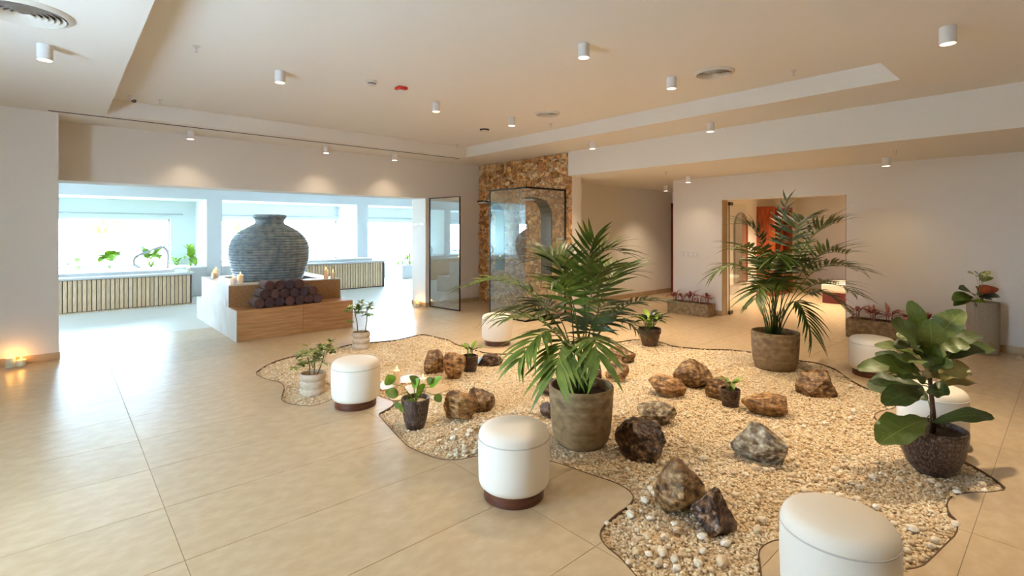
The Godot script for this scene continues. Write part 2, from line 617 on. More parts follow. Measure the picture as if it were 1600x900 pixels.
func _ready():
	# ---- camera: two-point perspective, the lens shifted down
	var cam = Camera3D.new()
	cam.name = "camera"
	cam.projection = Camera3D.PROJECTION_FRUSTUM
	cam.near = 0.05
	cam.far = 200.0
	cam.size = 0.05 * 900.0 / FPX
	cam.frustum_offset = Vector2(0, -0.05 * (450.0 - HOR) / FPX)
	cam.position = Vector3(0, EYE, 0)
	cam.rotation.y = -YAW
	add_child(cam)
	cam.current = true

	# ---- sky: a bright hazy day seen only through the pool room's windows
	var env = Environment.new()
	env.background_mode = Environment.BG_COLOR
	env.background_color = Color(0.77, 0.895, 1.0)
	env.background_energy_multiplier = 48.0
	env.tonemap_mode = Environment.TONE_MAPPER_LINEAR
	env.tonemap_exposure = 1.12
	env.sdfgi_enabled = true
	env.ssao_enabled = true
	env.ssil_enabled = true
	var we = WorldEnvironment.new()
	we.name = "environment"
	we.environment = env
	add_child(we)

	make_materials()
	make_outline()
	build_shell()
	build_floor()
	build_cladding()
	build_pool_room()
	build_side_rooms()
	build_glass()
	build_ceiling_things()
	build_plinth()
	build_stools()
	build_boulders()
	build_pots()
	build_palms()
	build_fig()
	build_small_plants()
	build_candles()
	build_gravel()

func make_outline():
	var px = [[397, 584], [413, 572], [436, 562], [465, 555], [513, 547], [550, 537], [580, 535], [620, 531], [650, 524], [660, 522], [672, 524], [688, 528], [702, 531], [712, 538], [735, 543], [748, 549], [775, 553], [808, 552], [822, 546], [815, 539], [812, 533], [826, 528], [850, 524], [885, 524], [915, 530], [940, 536], [967, 534], [993, 530], [1015, 530], [1035, 535], [1052, 541], [1097, 545], [1139, 546], [1170, 549], [1210, 556], [1249, 563], [1274, 566], [1294, 572], [1308, 578], [1322, 589], [1335, 597], [1351, 605], [1380, 616], [1402, 628], [1398, 638], [1380, 641], [1366, 647], [1368, 655], [1380, 664], [1398, 671], [1420, 682], [1450, 697], [1480, 708], [1502, 718], [1532, 734], [1558, 751], [1574, 765], [1547, 769], [1521, 769], [1490, 773], [1479, 785], [1482, 801], [1497, 815], [1495, 834], [1476, 852], [1455, 873], [1440, 886], [1400, 892], [1370, 878], [1320, 855], [1265, 840], [1214, 843], [1196, 850], [1185, 861], [1188, 884], [1191, 915], [1175, 945], [1110, 965], [1050, 945], [1010, 920], [993, 898], [969, 871], [947, 854], [937, 839], [940, 825], [962, 804], [983, 790], [991, 777], [983, 766], [962, 754], [919, 740], [880, 726], [858, 720], [800, 706], [747, 712], [720, 718], [700, 719], [680, 716], [655, 706], [638, 698], [628, 688], [616, 676], [600, 658], [590, 647], [602, 641], [612, 635], [616, 630], [613, 626], [604, 623], [595, 620], [575, 608], [545, 607], [530, 615], [518, 625], [490, 635], [461, 633], [440, 627], [441, 616], [445, 605], [438, 597], [417, 593]]
	var raw = []
	for p in px:
		var g = ground(p[0], p[1])
		raw.append(Vector2(g.x, g.z))
	for i in raw.size():
		var a = raw[i]
		var b = raw[(i + 1) % raw.size()]
		bed.append(a.lerp(b, 0.22))
		bed.append(a.lerp(b, 0.78))

# ---------------------------------------------------------------- the shell
func build_shell():
	var wp = mats["wall_paint"]
	var cp = mats["ceiling_paint"]
	# ceiling: a lower rim round a shallow recess
	structure("ceiling", boxes([
		[Vector3(-2.4, CEIL, -9.0), Vector3(0.43, 3.4, 2.8)], [Vector3(5.7, CEIL, -9.0), Vector3(7.0, 3.4, 2.8)],
		[Vector3(0.43, CEIL, -9.0), Vector3(5.7, 3.4, -7.63)], [Vector3(0.43, CEIL, -1.06), Vector3(5.7, 3.4, 2.8)],
		[Vector3(0.43, RECESS, -7.63), Vector3(5.7, 3.4, -1.06)]]), cp, "off-white plaster ceiling with a shallow rectangular recess", "ceiling")
	structure("ceiling_dropped", boxes([[Vector3(6.62, 2.45, -5.9), Vector3(8.66, 3.4, 2.8)], [Vector3(6.95, 2.45, -6.75), Vector3(15.0, 3.4, -5.9)], [Vector3(8.66, 2.45, -5.9), Vector3(15.0, 3.4, 2.8)]]), cp, "lower dropped ceiling band beside the glass entrance", "ceiling")
	structure("trim_slot", box(Vector3(-0.08, CEIL - 0.003, -7.85), Vector3(5.68, CEIL + 0.01, -7.815)), mats["slot_dark"], "thin dark linear air slot in the ceiling rim", "slot")
	# walls
	structure("wall_left", box(Vector3(-2.4, -0.3, -9.0), Vector3(0.01, 2.9, -7.9)), wp, "plain off-white pier beside the pool room opening", "wall")
	structure("wall_back", boxes([[Vector3(0.01, 2.13, -9.0), Vector3(5.36, 2.9, -8.5)], [Vector3(5.36, -0.3, -9.0), Vector3(6.72, 2.9, -8.5)]]), wp, "off-white wall with the wide opening to the bright pool room", "wall")
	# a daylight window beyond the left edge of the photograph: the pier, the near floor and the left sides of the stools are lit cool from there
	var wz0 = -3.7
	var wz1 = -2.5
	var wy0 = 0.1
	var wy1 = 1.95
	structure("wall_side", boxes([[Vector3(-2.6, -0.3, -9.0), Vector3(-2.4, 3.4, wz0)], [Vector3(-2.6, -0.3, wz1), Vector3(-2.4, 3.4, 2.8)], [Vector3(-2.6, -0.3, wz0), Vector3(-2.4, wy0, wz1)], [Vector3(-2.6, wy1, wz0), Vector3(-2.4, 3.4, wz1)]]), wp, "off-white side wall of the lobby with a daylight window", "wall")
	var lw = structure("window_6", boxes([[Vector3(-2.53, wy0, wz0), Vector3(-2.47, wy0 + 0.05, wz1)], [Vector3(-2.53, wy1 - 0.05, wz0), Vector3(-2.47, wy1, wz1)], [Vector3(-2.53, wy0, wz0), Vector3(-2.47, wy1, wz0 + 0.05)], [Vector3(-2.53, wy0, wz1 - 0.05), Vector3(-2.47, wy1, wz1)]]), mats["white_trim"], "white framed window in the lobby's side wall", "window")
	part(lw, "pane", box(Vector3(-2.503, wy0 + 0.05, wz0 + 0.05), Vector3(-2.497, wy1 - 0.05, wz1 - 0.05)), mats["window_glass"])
	structure("wall_front", box(Vector3(-2.6, -0.3, 2.8), Vector3(8.9, 3.4, 3.0)), wp, "off-white wall closing the near end of the lobby", "wall")
	structure("wall_accent", box(Vector3(6.72, -0.3, -9.0), Vector3(6.97, 3.4, -5.9)), wp, "backing wall of the brown stone cladding", "wall")
	structure("wall_corridor", boxes([[Vector3(6.97, -0.3, -6.85), Vector3(11.4, 2.6, -6.6)], [Vector3(11.2, -0.3, -6.6), Vector3(11.4, 2.6, -5.07)]]), wp, "off-white wall of the dim side corridor", "wall")
	structure("wall_right", boxes([[Vector3(8.65, -0.3, -5.07), Vector3(8.85, 2.5, -4.13)], [Vector3(8.65, 2.03, -4.13), Vector3(8.85, 2.5, -2.25)], [Vector3(8.65, -0.3, -2.25), Vector3(8.85, 2.5, 2.8)]]), wp, "off-white wall with the frameless glass entrance", "wall")
	# baseboards of beige tile
	var bb = mats["baseboard"]
	structure("baseboard_left", boxes([[Vector3(-2.4, 0, -7.9), Vector3(0.022, 0.085, -7.888)], [Vector3(0.01, 0, -8.4), Vector3(0.022, 0.085, -7.9)]]), bb, "beige tile baseboard along the off-white pier", "baseboard")
	structure("baseboard_back", boxes([[Vector3(5.348, 0, -8.5), Vector3(6.68, 0.085, -8.488)], [Vector3(5.348, 0, -9.0), Vector3(5.36, 0.085, -8.5)]]), bb, "beige tile baseboard beside the swung glass door", "baseboard")
	structure("baseboard_corridor", box(Vector3(6.97, 0, -6.6), Vector3(11.2, 0.1, -6.588)), bb, "beige tile baseboard in the side corridor", "baseboard")
	structure("baseboard_right", boxes([[Vector3(8.638, 0, -5.08), Vector3(8.65, 0.09, -4.13)], [Vector3(8.638, 0, -2.25), Vector3(8.65, 0.09, 2.8)]]), bb, "beige tile baseboard under the glass entrance wall", "baseboard")
	var sw = thing("switch_plate", "row of white light switches on the wall left of the glass entrance", "switch", Vector3(8.65, 1.06, -4.75))
	for k in 4:
		var pl = part(sw, "plate", box(Vector3(-0.01, -0.043, -0.043), Vector3(0, 0.043, 0.043), 0.003), mats["switch_plate"], Vector3(0, 0, -0.14 + k * 0.093))
		part(pl, "rocker", box(Vector3(-0.014, -0.025, -0.02), Vector3(-0.01, 0.025, 0.02)), mats["lamp_white"])
	var sw2 = thing("door_contact", "two small grey sockets high on the bright opening jamb", "socket", Vector3(5.36, 1.62, -8.75))
	for k in 2:
		part(sw2, "plate", box(Vector3(-0.008, -0.02, -0.05), Vector3(0, 0.02, 0.05), 0.003), mats["steel"], Vector3(0, 0, -0.1 + 0.22 * k))

func build_floor():
	var fl = structure("floor", box(Vector3(-2.6, -0.3, -9.0), Vector3(15.0, -0.06, 3.0)), mats["bed_base"], "beige stone-look tiled lobby floor", "floor")
	var g = begin(-1)
	var rng = RandomNumberGenerator.new()
	rng.seed = 4
	var wx = 1.47
	var wz = 0.59
	for i in range(-2, 6):
		for j in range(-6, 17):
			var x0 = 0.43 + i * wx
			var z0 = -8.4 + (14 - j) * wz - 0.2
			if x0 + wx < -2.4 or z0 > 2.8 or z0 < -9.4 or z0 + wz < -8.9:
				continue
			var x1 = minf(x0 + wx, 8.66)
			var lo = Vector2(maxf(x0, -2.4), maxf(z0, -8.95))
			var hi = Vector2(x1, minf(z0 + wz, 2.8))
			if hi.x - lo.x < 0.02 or hi.y - lo.y < 0.02:
				continue
			var j2 = 0.0016
			var m = mats["tile_%d" % rng.randi_range(0, 2)]
			for poly in Geometry2D.clip_polygons(PackedVector2Array([lo, Vector2(hi.x, lo.y), hi, Vector2(lo.x, hi.y)]), bed):
				prism_to(g, poly, -0.06, -0.0025)
			for poly in Geometry2D.clip_polygons(PackedVector2Array([lo + Vector2(j2, j2), Vector2(hi.x - j2, lo.y + j2), hi - Vector2(j2, j2), Vector2(lo.x + j2, hi.y - j2)]), bed):
				if poly.size() < 3:
					continue
				var st = begin(-1)
				prism_to(st, poly, -0.02, 0.0)
				part(fl, "tile", done(st), m)
	part(fl, "grout", done(g), mats["grout"])
	var f2 = structure("floor_side", boxes([[Vector3(8.66, -0.06, -5.0), Vector3(15.0, 0.0, 2.8)], [Vector3(6.72, -0.06, -6.85), Vector3(11.4, -0.0005, -5.0)]]), mats["tile_0"], "beige tiled floor of the corridor and the room behind the glass entrance", "floor")
	# the dark metal strip round the gravel
	var e = begin(-1)
	for i in bed.size():
		var a = bed[i]
		var b = bed[(i + 1) % bed.size()]
		var d = (b - a).normalized()
		var n = Vector2(-d.y, d.x) * 0.003
		prism_to(e, PackedVector2Array([a - n, b - n, b + n, a + n]), -0.06, 0.002)
	part(fl, "edging", done(e), mats["edging"])

	# flat slabs lying in the gravel
	var list = [
		[[455, 566], [466, 561], [480, 563], [478, 571], [464, 573]],
		[[504, 560], [520, 555], [548, 553], [560, 557], [540, 564], [512, 567]],
		[[512, 574], [535, 570], [560, 572], [566, 590], [540, 604], [512, 604]],
		[[594, 598], [612, 592], [628, 592], [626, 601], [610, 608], [594, 610]],
		[[624, 590], [640, 585], [662, 586], [656, 594], [640, 599], [626, 599]],
		[[630, 604], [650, 600], [664, 604], [656, 614], [640, 617]],
		[[667, 605], [682, 600], [706, 605], [698, 611], [682, 616], [668, 617]],
		[[606, 621], [616, 618], [630, 619], [628, 625], [612, 626]]]
	for s in list:
		var poly = PackedVector2Array()
		for i in s.size():
			var p = ground(s[i][0], s[i][1])
			var q = ground(s[(i + 1) % s.size()][0], s[(i + 1) % s.size()][1])
			poly.append(Vector2(p.x, p.z).lerp(Vector2(q.x, q.z), 0.2))
			poly.append(Vector2(p.x, p.z).lerp(Vector2(q.x, q.z), 0.8))
		slabs.append(poly)
		var st = begin(-1)
		prism_to(st, poly, -0.055, 0.004)
		single("stepping_slab", done(st), mats["slab"], "flat pale stone slab lying flush in the gravel near the candles", "slab", Vector3.ZERO, "slabs in the gravel")

func build_cladding():
	var wall = get_node("wall_accent")
	var rng = RandomNumberGenerator.new()
	rng.seed = 12
	var st = begin(-1)
	var y = 0.0
	var tints = [Color(0.62, 0.32, 0.11), Color(0.72, 0.41, 0.16), Color(0.50, 0.23, 0.07), Color(0.80, 0.52, 0.23), Color(0.66, 0.35, 0.12), Color(0.42, 0.19, 0.06), Color(0.86, 0.64, 0.36)]
	while y < CEIL - 0.015:
		var h = rng.randf_range(0.045, 0.07)
		var z = -8.5 + rng.randf_range(-0.03, 0.0)
		while z < -5.91:
			var w = rng.randf_range(0.035, 0.1)
			var out = rng.randf_range(0.006, 0.045)
			st.set_color(tints[rng.randi_range(0, 6)] * rng.randf_range(0.75, 1.25))
			var c = Vector3(6.722 - out * 0.5, clampf(y + h / 2.0 + rng.randf_range(-0.022, 0.022), 0.03, CEIL - 0.035), clampf(z + w / 2.0, -8.46, -5.94))
			var half = Vector3(out * 0.5 + 0.012, h * rng.randf_range(0.4, 0.72), w * rng.randf_range(0.48, 0.66))
			half.y = minf(half.y, minf(c.y, CEIL - c.y))
			half.z = minf(half.z, minf(c.z + 8.5, -5.9 - c.z))
			var t = Basis.from_euler(Vector3(rng.randf_range(-0.22, 0.22), rng.randf_range(-0.16, 0.16), rng.randf_range(-0.16, 0.16)))
			box_to(st, -half, half, 0.007, Transform3D(t, c))
			z += w
		y += h
	var o = part(wall, "stone_cladding", done(st), mats["cladding"])
	o.set_meta("kind", "stuff")
	o.set_meta("label", "rough split-face brown stone cladding")

# ---------------------------------------------------------------- pool room
func slat_front(tub, x0, x1, z, y1, pitch):
	var mesh = box(Vector3(0, 0.02, -0.0), Vector3(pitch * 0.8, y1, 0.022), 0.004)
	var n = int((x1 - x0) / pitch)
	for k in n:
		part(tub, "slat", mesh, mats["slat_%d" % (k % 2)], Vector3(x0 + k * pitch, 0, z))

func tub_shell(lo, hi, rim):
	# a box with a well in its top
	var st = begin(-1)
	var inl = Vector3(lo.x + rim, lo.y, lo.z + rim)
	var inh = Vector3(hi.x - rim, hi.y, hi.z - rim)
	box_to(st, lo, Vector3(hi.x, hi.y, inl.z))
	box_to(st, Vector3(lo.x, lo.y, inh.z), hi)
	box_to(st, Vector3(lo.x, lo.y, inl.z), Vector3(inl.x, hi.y, inh.z))
	box_to(st, Vector3(inh.x, lo.y, inl.z), Vector3(hi.x, hi.y, inh.z))
	box_to(st, inl, Vector3(inh.x, lo.y + 0.1, inh.z))
	return done(st)

func build_pool_room():
	var pp = mats["pool_paint"]
	structure("floor_pool", box(Vector3(-7.0, -0.3, -15.4), Vector3(10.6, -0.0015, -8.95)), mats["pool_tile"], "pale tiled floor of the pool room", "floor")
	structure("ceiling_pool", box(Vector3(-7.2, 2.7, -15.4), Vector3(10.8, 3.4, -9.0)), pp, "white ceiling of the pool room", "ceiling")
	var l = []
	# far wall: deep window niches between piers
	var cols = [[-7.2, -4.48], [-1.11, -0.79], [2.58, 2.90], [6.27, 6.60], [9.96, 10.8]]
	for c in cols:
		l.append([Vector3(c[0], -0.3, -15.2), Vector3(c[1], 2.7, -13.5)])
	for k in 4:
		l.append([Vector3(cols[k][1], 2.22, -15.2), Vector3(cols[k + 1][0], 2.7, -13.5)])
	structure("wall_far", boxes(l), pp, "white far wall of the pool room with deep window niches", "wall")
	structure("wall_pool_right", box(Vector3(10.6, -0.3, -15.4), Vector3(10.8, 2.7, -9.0)), pp, "white right end wall of the pool room", "wall")
	structure("wall_pool_left", boxes([[Vector3(-7.2, -0.3, -15.2), Vector3(-7.0, 0.6, -9.0)], [Vector3(-7.2, 2.3, -15.2), Vector3(-7.0, 2.7, -9.0)], [Vector3(-7.2, 0.6, -9.6), Vector3(-7.0, 2.3, -9.0)]]), pp, "white left end wall of the pool room with a wide window", "wall")
	structure("wall_pool_near", boxes([[Vector3(-7.2, -0.3, -9.0), Vector3(-2.4, 2.9, -8.8)], [Vector3(6.97, -0.3, -9.0), Vector3(10.8, 2.9, -8.8)]]), pp, "white near wall of the pool room", "wall")
	# windows: sill height, right edge
	var bays = [[-4.48, -1.11, 0.66, -1.11], [-0.79, 2.58, 0.66, 2.06], [2.90, 6.27, 0.66, 6.27], [6.60, 9.96, 0.42, 9.96]]
	var n = 1
	for b in bays:
		var lo = Vector3(b[0], 0, -14.95)
		var wall = [[Vector3(b[0], -0.3, -15.2), Vector3(b[1], b[2], -14.8)], [Vector3(b[0], 1.78, -15.2), Vector3(b[1], 2.3, -14.8)]]
		if b[3] < b[1]:
			wall.append([Vector3(b[3], b[2], -15.2), Vector3(b[1], 1.78, -14.8)])
		structure("wall_bay_%d" % n, boxes(wall), pp, "white sill and head of a pool room window niche, bay %s" % ["one", "two", "three", "four"][n - 1], "wall")
		var ledge_h = b[2]
		if n < 4:
			structure("trim_%d" % n, box(Vector3(b[0], -0.0015, -14.8), Vector3(b[1], ledge_h, -13.45), 0.01), mats["white_trim"], ["white ledge in the outermost window niche", "white ledge under the window with the big green leaves", "white ledge behind the ribbed jar"][n - 1], "ledge")
		var w = structure("window_%d" % n, boxes([[Vector3(b[0], b[2], -14.98), Vector3(b[3], b[2] + 0.04, -14.92)], [Vector3(b[0], 1.74, -14.98), Vector3(b[3], 1.78, -14.92)], [Vector3(b[0], b[2], -14.98), Vector3(b[0] + 0.04, 1.78, -14.92)], [Vector3(b[3] - 0.04, b[2], -14.98), Vector3(b[3], 1.78, -14.92)]]), mats["white_trim"], ["white framed window far left in the pool room", "white framed window above the green leaves", "white framed window behind the ribbed jar", "white framed window behind the grey planter"][n - 1], "window")
		part(w, "pane", box(Vector3(b[0] + 0.04, b[2] + 0.04, -14.953), Vector3(b[3] - 0.04, 1.74, -14.947)), mats["window_glass"])
		part(w, "blind_rail", box(Vector3(b[0], 1.88, -14.79), Vector3(b[3] + (0.25 if b[3] < b[1] else 0.0), 1.91, -14.74)), mats["steel"])
		n += 1
	var w5 = structure("window_5", boxes([[Vector3(-7.12, 0.6, -15.2), Vector3(-7.06, 0.66, -9.6)], [Vector3(-7.12, 2.24, -15.2), Vector3(-7.06, 2.3, -9.6)]]), mats["white_trim"], "wide window in the left end wall of the pool room", "window")
	part(w5, "pane", box(Vector3(-7.093, 0.66, -15.2), Vector3(-7.087, 2.24, -9.6)), mats["window_glass"])
	structure("terrace", boxes([[Vector3(-40, -0.4, -60), Vector3(40, -0.05, -15.2)], [Vector3(-40, -0.4, -15.2), Vector3(-7.2, -0.05, 10)]]), mats["terrace"], "pale paved terrace outside the windows", "terrace")

	# hot tubs clad with upright slats
	var t = thing("hot_tub", "white hot tub clad in pale slats with a bent steel handrail", "hot tub", Vector3(-0.75, 0, -12.75), "")
	part(t, "shell", tub_shell(Vector3(-1.6, 0, -0.7), Vector3(2.8, 0.6, 0.62), 0.28), mats["white_trim"])
	part(t, "rim", tub_shell(Vector3(-1.62, 0.6, -0.7), Vector3(2.84, 0.64, 0.67), 0.3), mats["white_trim"])
	part(t, "water", box(Vector3(-1.3, 0.5, -0.42), Vector3(2.5, 0.52, 0.34)), mats["water"])
	var tb = part(t, "backing", box(Vector3(-1.6, 0, 0.62), Vector3(2.8, 0.59, 0.63)), mats["slat_backing"])
	slat_front(tb, 0.55, 2.8, 0.63, 0.59, 0.0675)
	var rail = []
	for p in [[262, 419], [262, 405], [262, 396], [259, 389], [252, 386], [244, 388], [232, 393], [216, 399], [210, 404], [209, 411], [213, 416], [219, 418]]:
		rail.append(at_z(p[0], p[1], -12.35) - t.position)
	part(t, "handrail", tube(smooth_line(rail, 40), 0.022, 8), mats["steel"])
	var t2 = thing("hot_tub", "white hot tub clad in pale slats behind the ribbed jar", "hot tub", Vector3(5.0, 0, -13.0), "")
	part(t2, "shell", tub_shell(Vector3(-1.5, 0, -0.45), Vector3(1.53, 0.66, 0.6), 0.25), mats["white_trim"])
	part(t2, "rim", tub_shell(Vector3(-1.52, 0.66, -0.45), Vector3(1.56, 0.70, 0.65), 0.27), mats["white_trim"])
	part(t2, "water", box(Vector3(-1.25, 0.56, -0.2), Vector3(1.28, 0.58, 0.35)), mats["water"])
	var tb2 = part(t2, "backing", box(Vector3(-1.5, 0, 0.6), Vector3(1.53, 0.65, 0.61)), mats["slat_backing"])
	slat_front(tb2, -1.5, 1.5, 0.61, 0.65, 0.069)
	for k in 2:
		part(t2, "tap", tube([Vector3(0.2 - 0.5 * k, 0.7, -0.3), Vector3(0.2 - 0.5 * k, 0.82, -0.3), Vector3(0.2 - 0.5 * k, 0.83, -0.2)], 0.012, 6), mats["steel"])

	# plants on the ledge and outside
	var rng = RandomNumberGenerator.new()
	rng.seed = 33
	leafy("ledge_plant", at_z(298, 411, -14.0), 10, 0.5, 0.15, 1, "leaf_garden", "upright bright green leaves in the corner of the window ledge", 0.16, rng, 0.66)
	leafy("ledge_plant", at_z(236, 413, -14.2), 34, 0.62, 0.12, 1, "leaf_garden", "loose yellow-green plant on the ledge behind the handrail", 1.0, rng, 0.66)
	leafy("ledge_plant", at_z(172, 413, -14.2), 12, 0.5, 0.22, 1, "leaf_garden", "broad pale green leaves on the ledge left of the handrail", 0.7, rng, 0.66)
	leafy("ledge_plant", at_z(122, 413, -14.2), 9, 0.36, 0.14, 1, "leaf_garden", "low spreading green leaves at the near end of the ledge", 0.9, rng, 0.66)
	leafy("ledge_plant", at_z(276, 411, -14.55), 14, 0.26, 0.06, 0, "leaf_garden", "small arching plant on the ledge beside the handrail", 1.0, rng, 0.66)
	var pl = thing("square_planter", "pale blue-grey square planter with a flowering shrub in the pool room", "planter", Vector3(8.15, 0, -14.1))
	var plp = part(pl, "pot", tub_shell(Vector3(-0.24, -0.0015, -0.24), Vector3(0.24, 0.42, 0.24), 0.03), mats["white_trim"])
	part(plp, "soil", box(Vector3(-0.21, 0.1, -0.21), Vector3(0.21, 0.38, 0.21)), mats["soil"])
	var st = begin()
	for k in 70:
		var b = Vector3(rng.randf_range(-0.2, 0.2), rng.randf_range(0.38, 0.75), rng.randf_range(-0.2, 0.2))
		leaf_to(st, b, b + Vector3(rng.randf_range(-1, 1), rng.randf_range(-0.2, 1), rng.randf_range(-1, 1)).normalized() * rng.randf_range(0.08, 0.2), Vector3.UP, 0.06, 1, 0.1, 0.2, 0.0, 4)
	part(pl, "foliage", done(st), mats["leaf_bright"])
	for k in 3:
		var tr = thing("garden_tree", ["slim pale palm trunk outside the right-hand window", "pale leafy garden shrub outside the window above the green leaves", "pale leafy garden tree outside the window behind the jar"][k], "tree", [Vector3(10.6, -0.05, -20.0), Vector3(0.9, -0.05, -17.0), Vector3(4.6, -0.05, -19.5)][k])
		part(tr, "trunk", tube([Vector3(0, 0, 0), Vector3(-0.12, 1.4, 0), Vector3(-0.3, 3.4, 0)], [0.13, 0.11, 0.1] if k == 0 else [0.05, 0.04, 0.03], 8), mats["trunk_pale"])
		var s2 = begin()
		for q in 160:
			var dir = Vector3(rng.randf_range(-1, 1), rng.randf_range(-0.6, 1), rng.randf_range(-1, 1)).normalized()
			var c = Vector3(-0.3, 3.4, 0) if k == 0 else Vector3(0, 1.3, 0)
			var b = c + dir * rng.randf_range(0.1, 0.8) * Vector3(1.2, 0.8, 1.2)
			leaf_to(s2, b, b + dir * rng.randf_range(0.15, 0.4), Vector3.UP, 0.09, 0, 0.1, 0.2, 0.0, 4)
		part(tr, "crown", done(s2), mats["leaf_bright"])

# a clump of leaves on short stems
func leafy(called, at, count, length, width, kind, m, label, spread, rng, base_y, category = "plant"):
	var o = thing(called, label, category, Vector3(at.x, base_y, at.z))
	clump(o, Vector3.ZERO, count, length, width, kind, m, spread, rng)
	return o

func clump(o, at, count, length, width, kind, m, spread, rng, stem = "stem_green"):
	for k in count:
		var a = TAU * (k + rng.randf()) / count * 2.4
		var out = Vector3(cos(a), 0, sin(a)) * spread
		var l = length * rng.randf_range(0.65, 1.1)
		var st = begin()
		var b0 = at + Vector3(cos(a), 0, sin(a)) * 0.015
		var mid = at + (out * 0.35 + Vector3.UP * rng.randf_range(0.6, 1.0)).normalized() * l * 0.5
		var tip = mid + (out * 1.0 + Vector3.UP * rng.randf_range(-0.25, 0.7)).normalized() * l * 0.6
		tube_to(st, [b0, b0.lerp(mid, 0.5) + out * 0.01, mid], [0.004, 0.0035, 0.003], 5)
		leaf_to(st, mid, tip, Vector3.UP, width * rng.randf_range(0.8, 1.15), kind, rng.randf_range(0.05, 0.16), 0.25, 0.05, 7)
		part(o, "leaf", done(st), mats[m if m is String else m[k % m.size()]])

# ---------------------------------------------------------------- corridor and the room behind the glass
func build_side_rooms():
	var wp = mats["wall_paint"]
	structure("wall_inner", boxes([[Vector3(8.85, -0.3, -5.07), Vector3(15.0, 2.6, -4.95)], [Vector3(14.6, -0.3, -4.95), Vector3(14.8, 2.6, 2.8)], [Vector3(8.85, -0.3, 0.6), Vector3(14.8, 2.6, 0.8)]]), wp, "off-white walls of the room behind the glass entrance", "wall")
	var d = structure("door_1", boxes([[Vector3(11.14, 0, -6.58), Vector3(11.2, 2.16, -6.48)], [Vector3(11.14, 0, -5.5), Vector3(11.2, 2.16, -5.4)], [Vector3(11.14, 2.08, -6.58), Vector3(11.2, 2.16, -5.4)]]), mats["red_door"], "dark red wooden door at the end of the corridor", "door")
	var dl = part(d, "leaf", box(Vector3(11.16, 0.0, -6.48), Vector3(11.2, 2.08, -5.5)), mats["red_door"])
	part(dl, "handle", tube([Vector3(11.16, 1.0, -5.6), Vector3(11.1, 1.0, -5.6), Vector3(11.1, 1.0, -5.72)], 0.01, 6), mats["steel"])
	var m = thing("arched_mirror", "tall arched mirror with a thin bronze frame in the room behind the glass", "mirror", Vector3(11.25, 0.35, -4.95))
	var poly = PackedVector2Array()
	var pin = PackedVector2Array()
	for k in 21:
		var a = PI * k / 20.0
		poly.append(Vector2(cos(a) * 0.33, 1.22 + sin(a) * 0.33))
		pin.append(Vector2(cos(a) * 0.305, 1.22 + sin(a) * 0.305))
	poly.append_array([Vector2(-0.33, 0), Vector2(0.33, 0)])
	pin.append_array([Vector2(-0.305, 0.025), Vector2(0.305, 0.025)])
	for q in [[poly, 0.025, "frame", "bronze_frame"], [pin, 0.03, "glass", "mirror"]]:
		var st = begin(-1)
		prism_to(st, q[0], 0.0, q[1])
		var o = part(m, q[2], done(st), mats[q[3]])
		o.rotation.x = PI / 2
		o.scale = Vector3(1, 1, -1)
	var c = thing("shelf_cabinet", "tall reddish wooden cabinet with open shelves behind the glass entrance", "cabinet", Vector3(12.1, 0, -4.95))
	part(c, "side_panel", box(Vector3(0, 0, 0), Vector3(0.04, 2.05, 0.4)), mats["cabinet_wood"])
	part(c, "side_panel", box(Vector3(1.06, 0, 0), Vector3(1.1, 2.05, 0.4)), mats["cabinet_wood"])
	part(c, "divider", box(Vector3(0.5, 0.04, 0), Vector3(0.53, 2.01, 0.39)), mats["cabinet_wood"])
	part(c, "back_panel", box(Vector3(0.04, 0.0, 0.0), Vector3(1.06, 2.05, 0.02)), mats["cabinet_wood"])
	for k in 6:
		part(c, "shelf", box(Vector3(0.04, 0.02 + k * 0.395, 0.02), Vector3(1.06, 0.05 + k * 0.395, 0.39)), mats["cabinet_wood"])
	var bn = thing("daybed", "low daybed with a cream cushion on a dark wooden base behind the glass", "daybed", Vector3(12.2, 0, -2.7))
	part(bn, "base", box(Vector3(-0.4, 0.0, -0.8), Vector3(0.4, 0.22, 0.8), 0.01), mats["red_door"])
	part(bn, "cushion", box(Vector3(-0.42, 0.22, -0.82), Vector3(0.42, 0.42, 0.82), 0.04), mats["cushion"])

# ---------------------------------------------------------------- glass
func glass_leaf(o, a, b, h, frame, thick = 0.005, glass = "clear_glass"):
	# an upright sheet from a to b (floor points, local) with a slim frame
	var d = (b - a)
	var w = d.length()
	var t = Transform3D(Basis(Vector3.UP, atan2(-d.z, d.x)), a)
	var q = part(o, "pane", box(Vector3(0.012, 0.012, -thick), Vector3(w - 0.012, h - 0.012, thick)), mats[glass])
	q.transform = t
	if frame != "":
		for r in [[Vector3(0, 0, -0.012), Vector3(w, 0.018, 0.012)], [Vector3(0, h - 0.018, -0.012), Vector3(w, h, 0.012)], [Vector3(0, 0.018, -0.012), Vector3(0.018, h - 0.018, 0.012)], [Vector3(w - 0.018, 0.018, -0.012), Vector3(w, h - 0.018, 0.012)]]:
			part(o, "frame_bar", box(r[0], r[1], 0.002), mats[frame]).transform = t
	return t

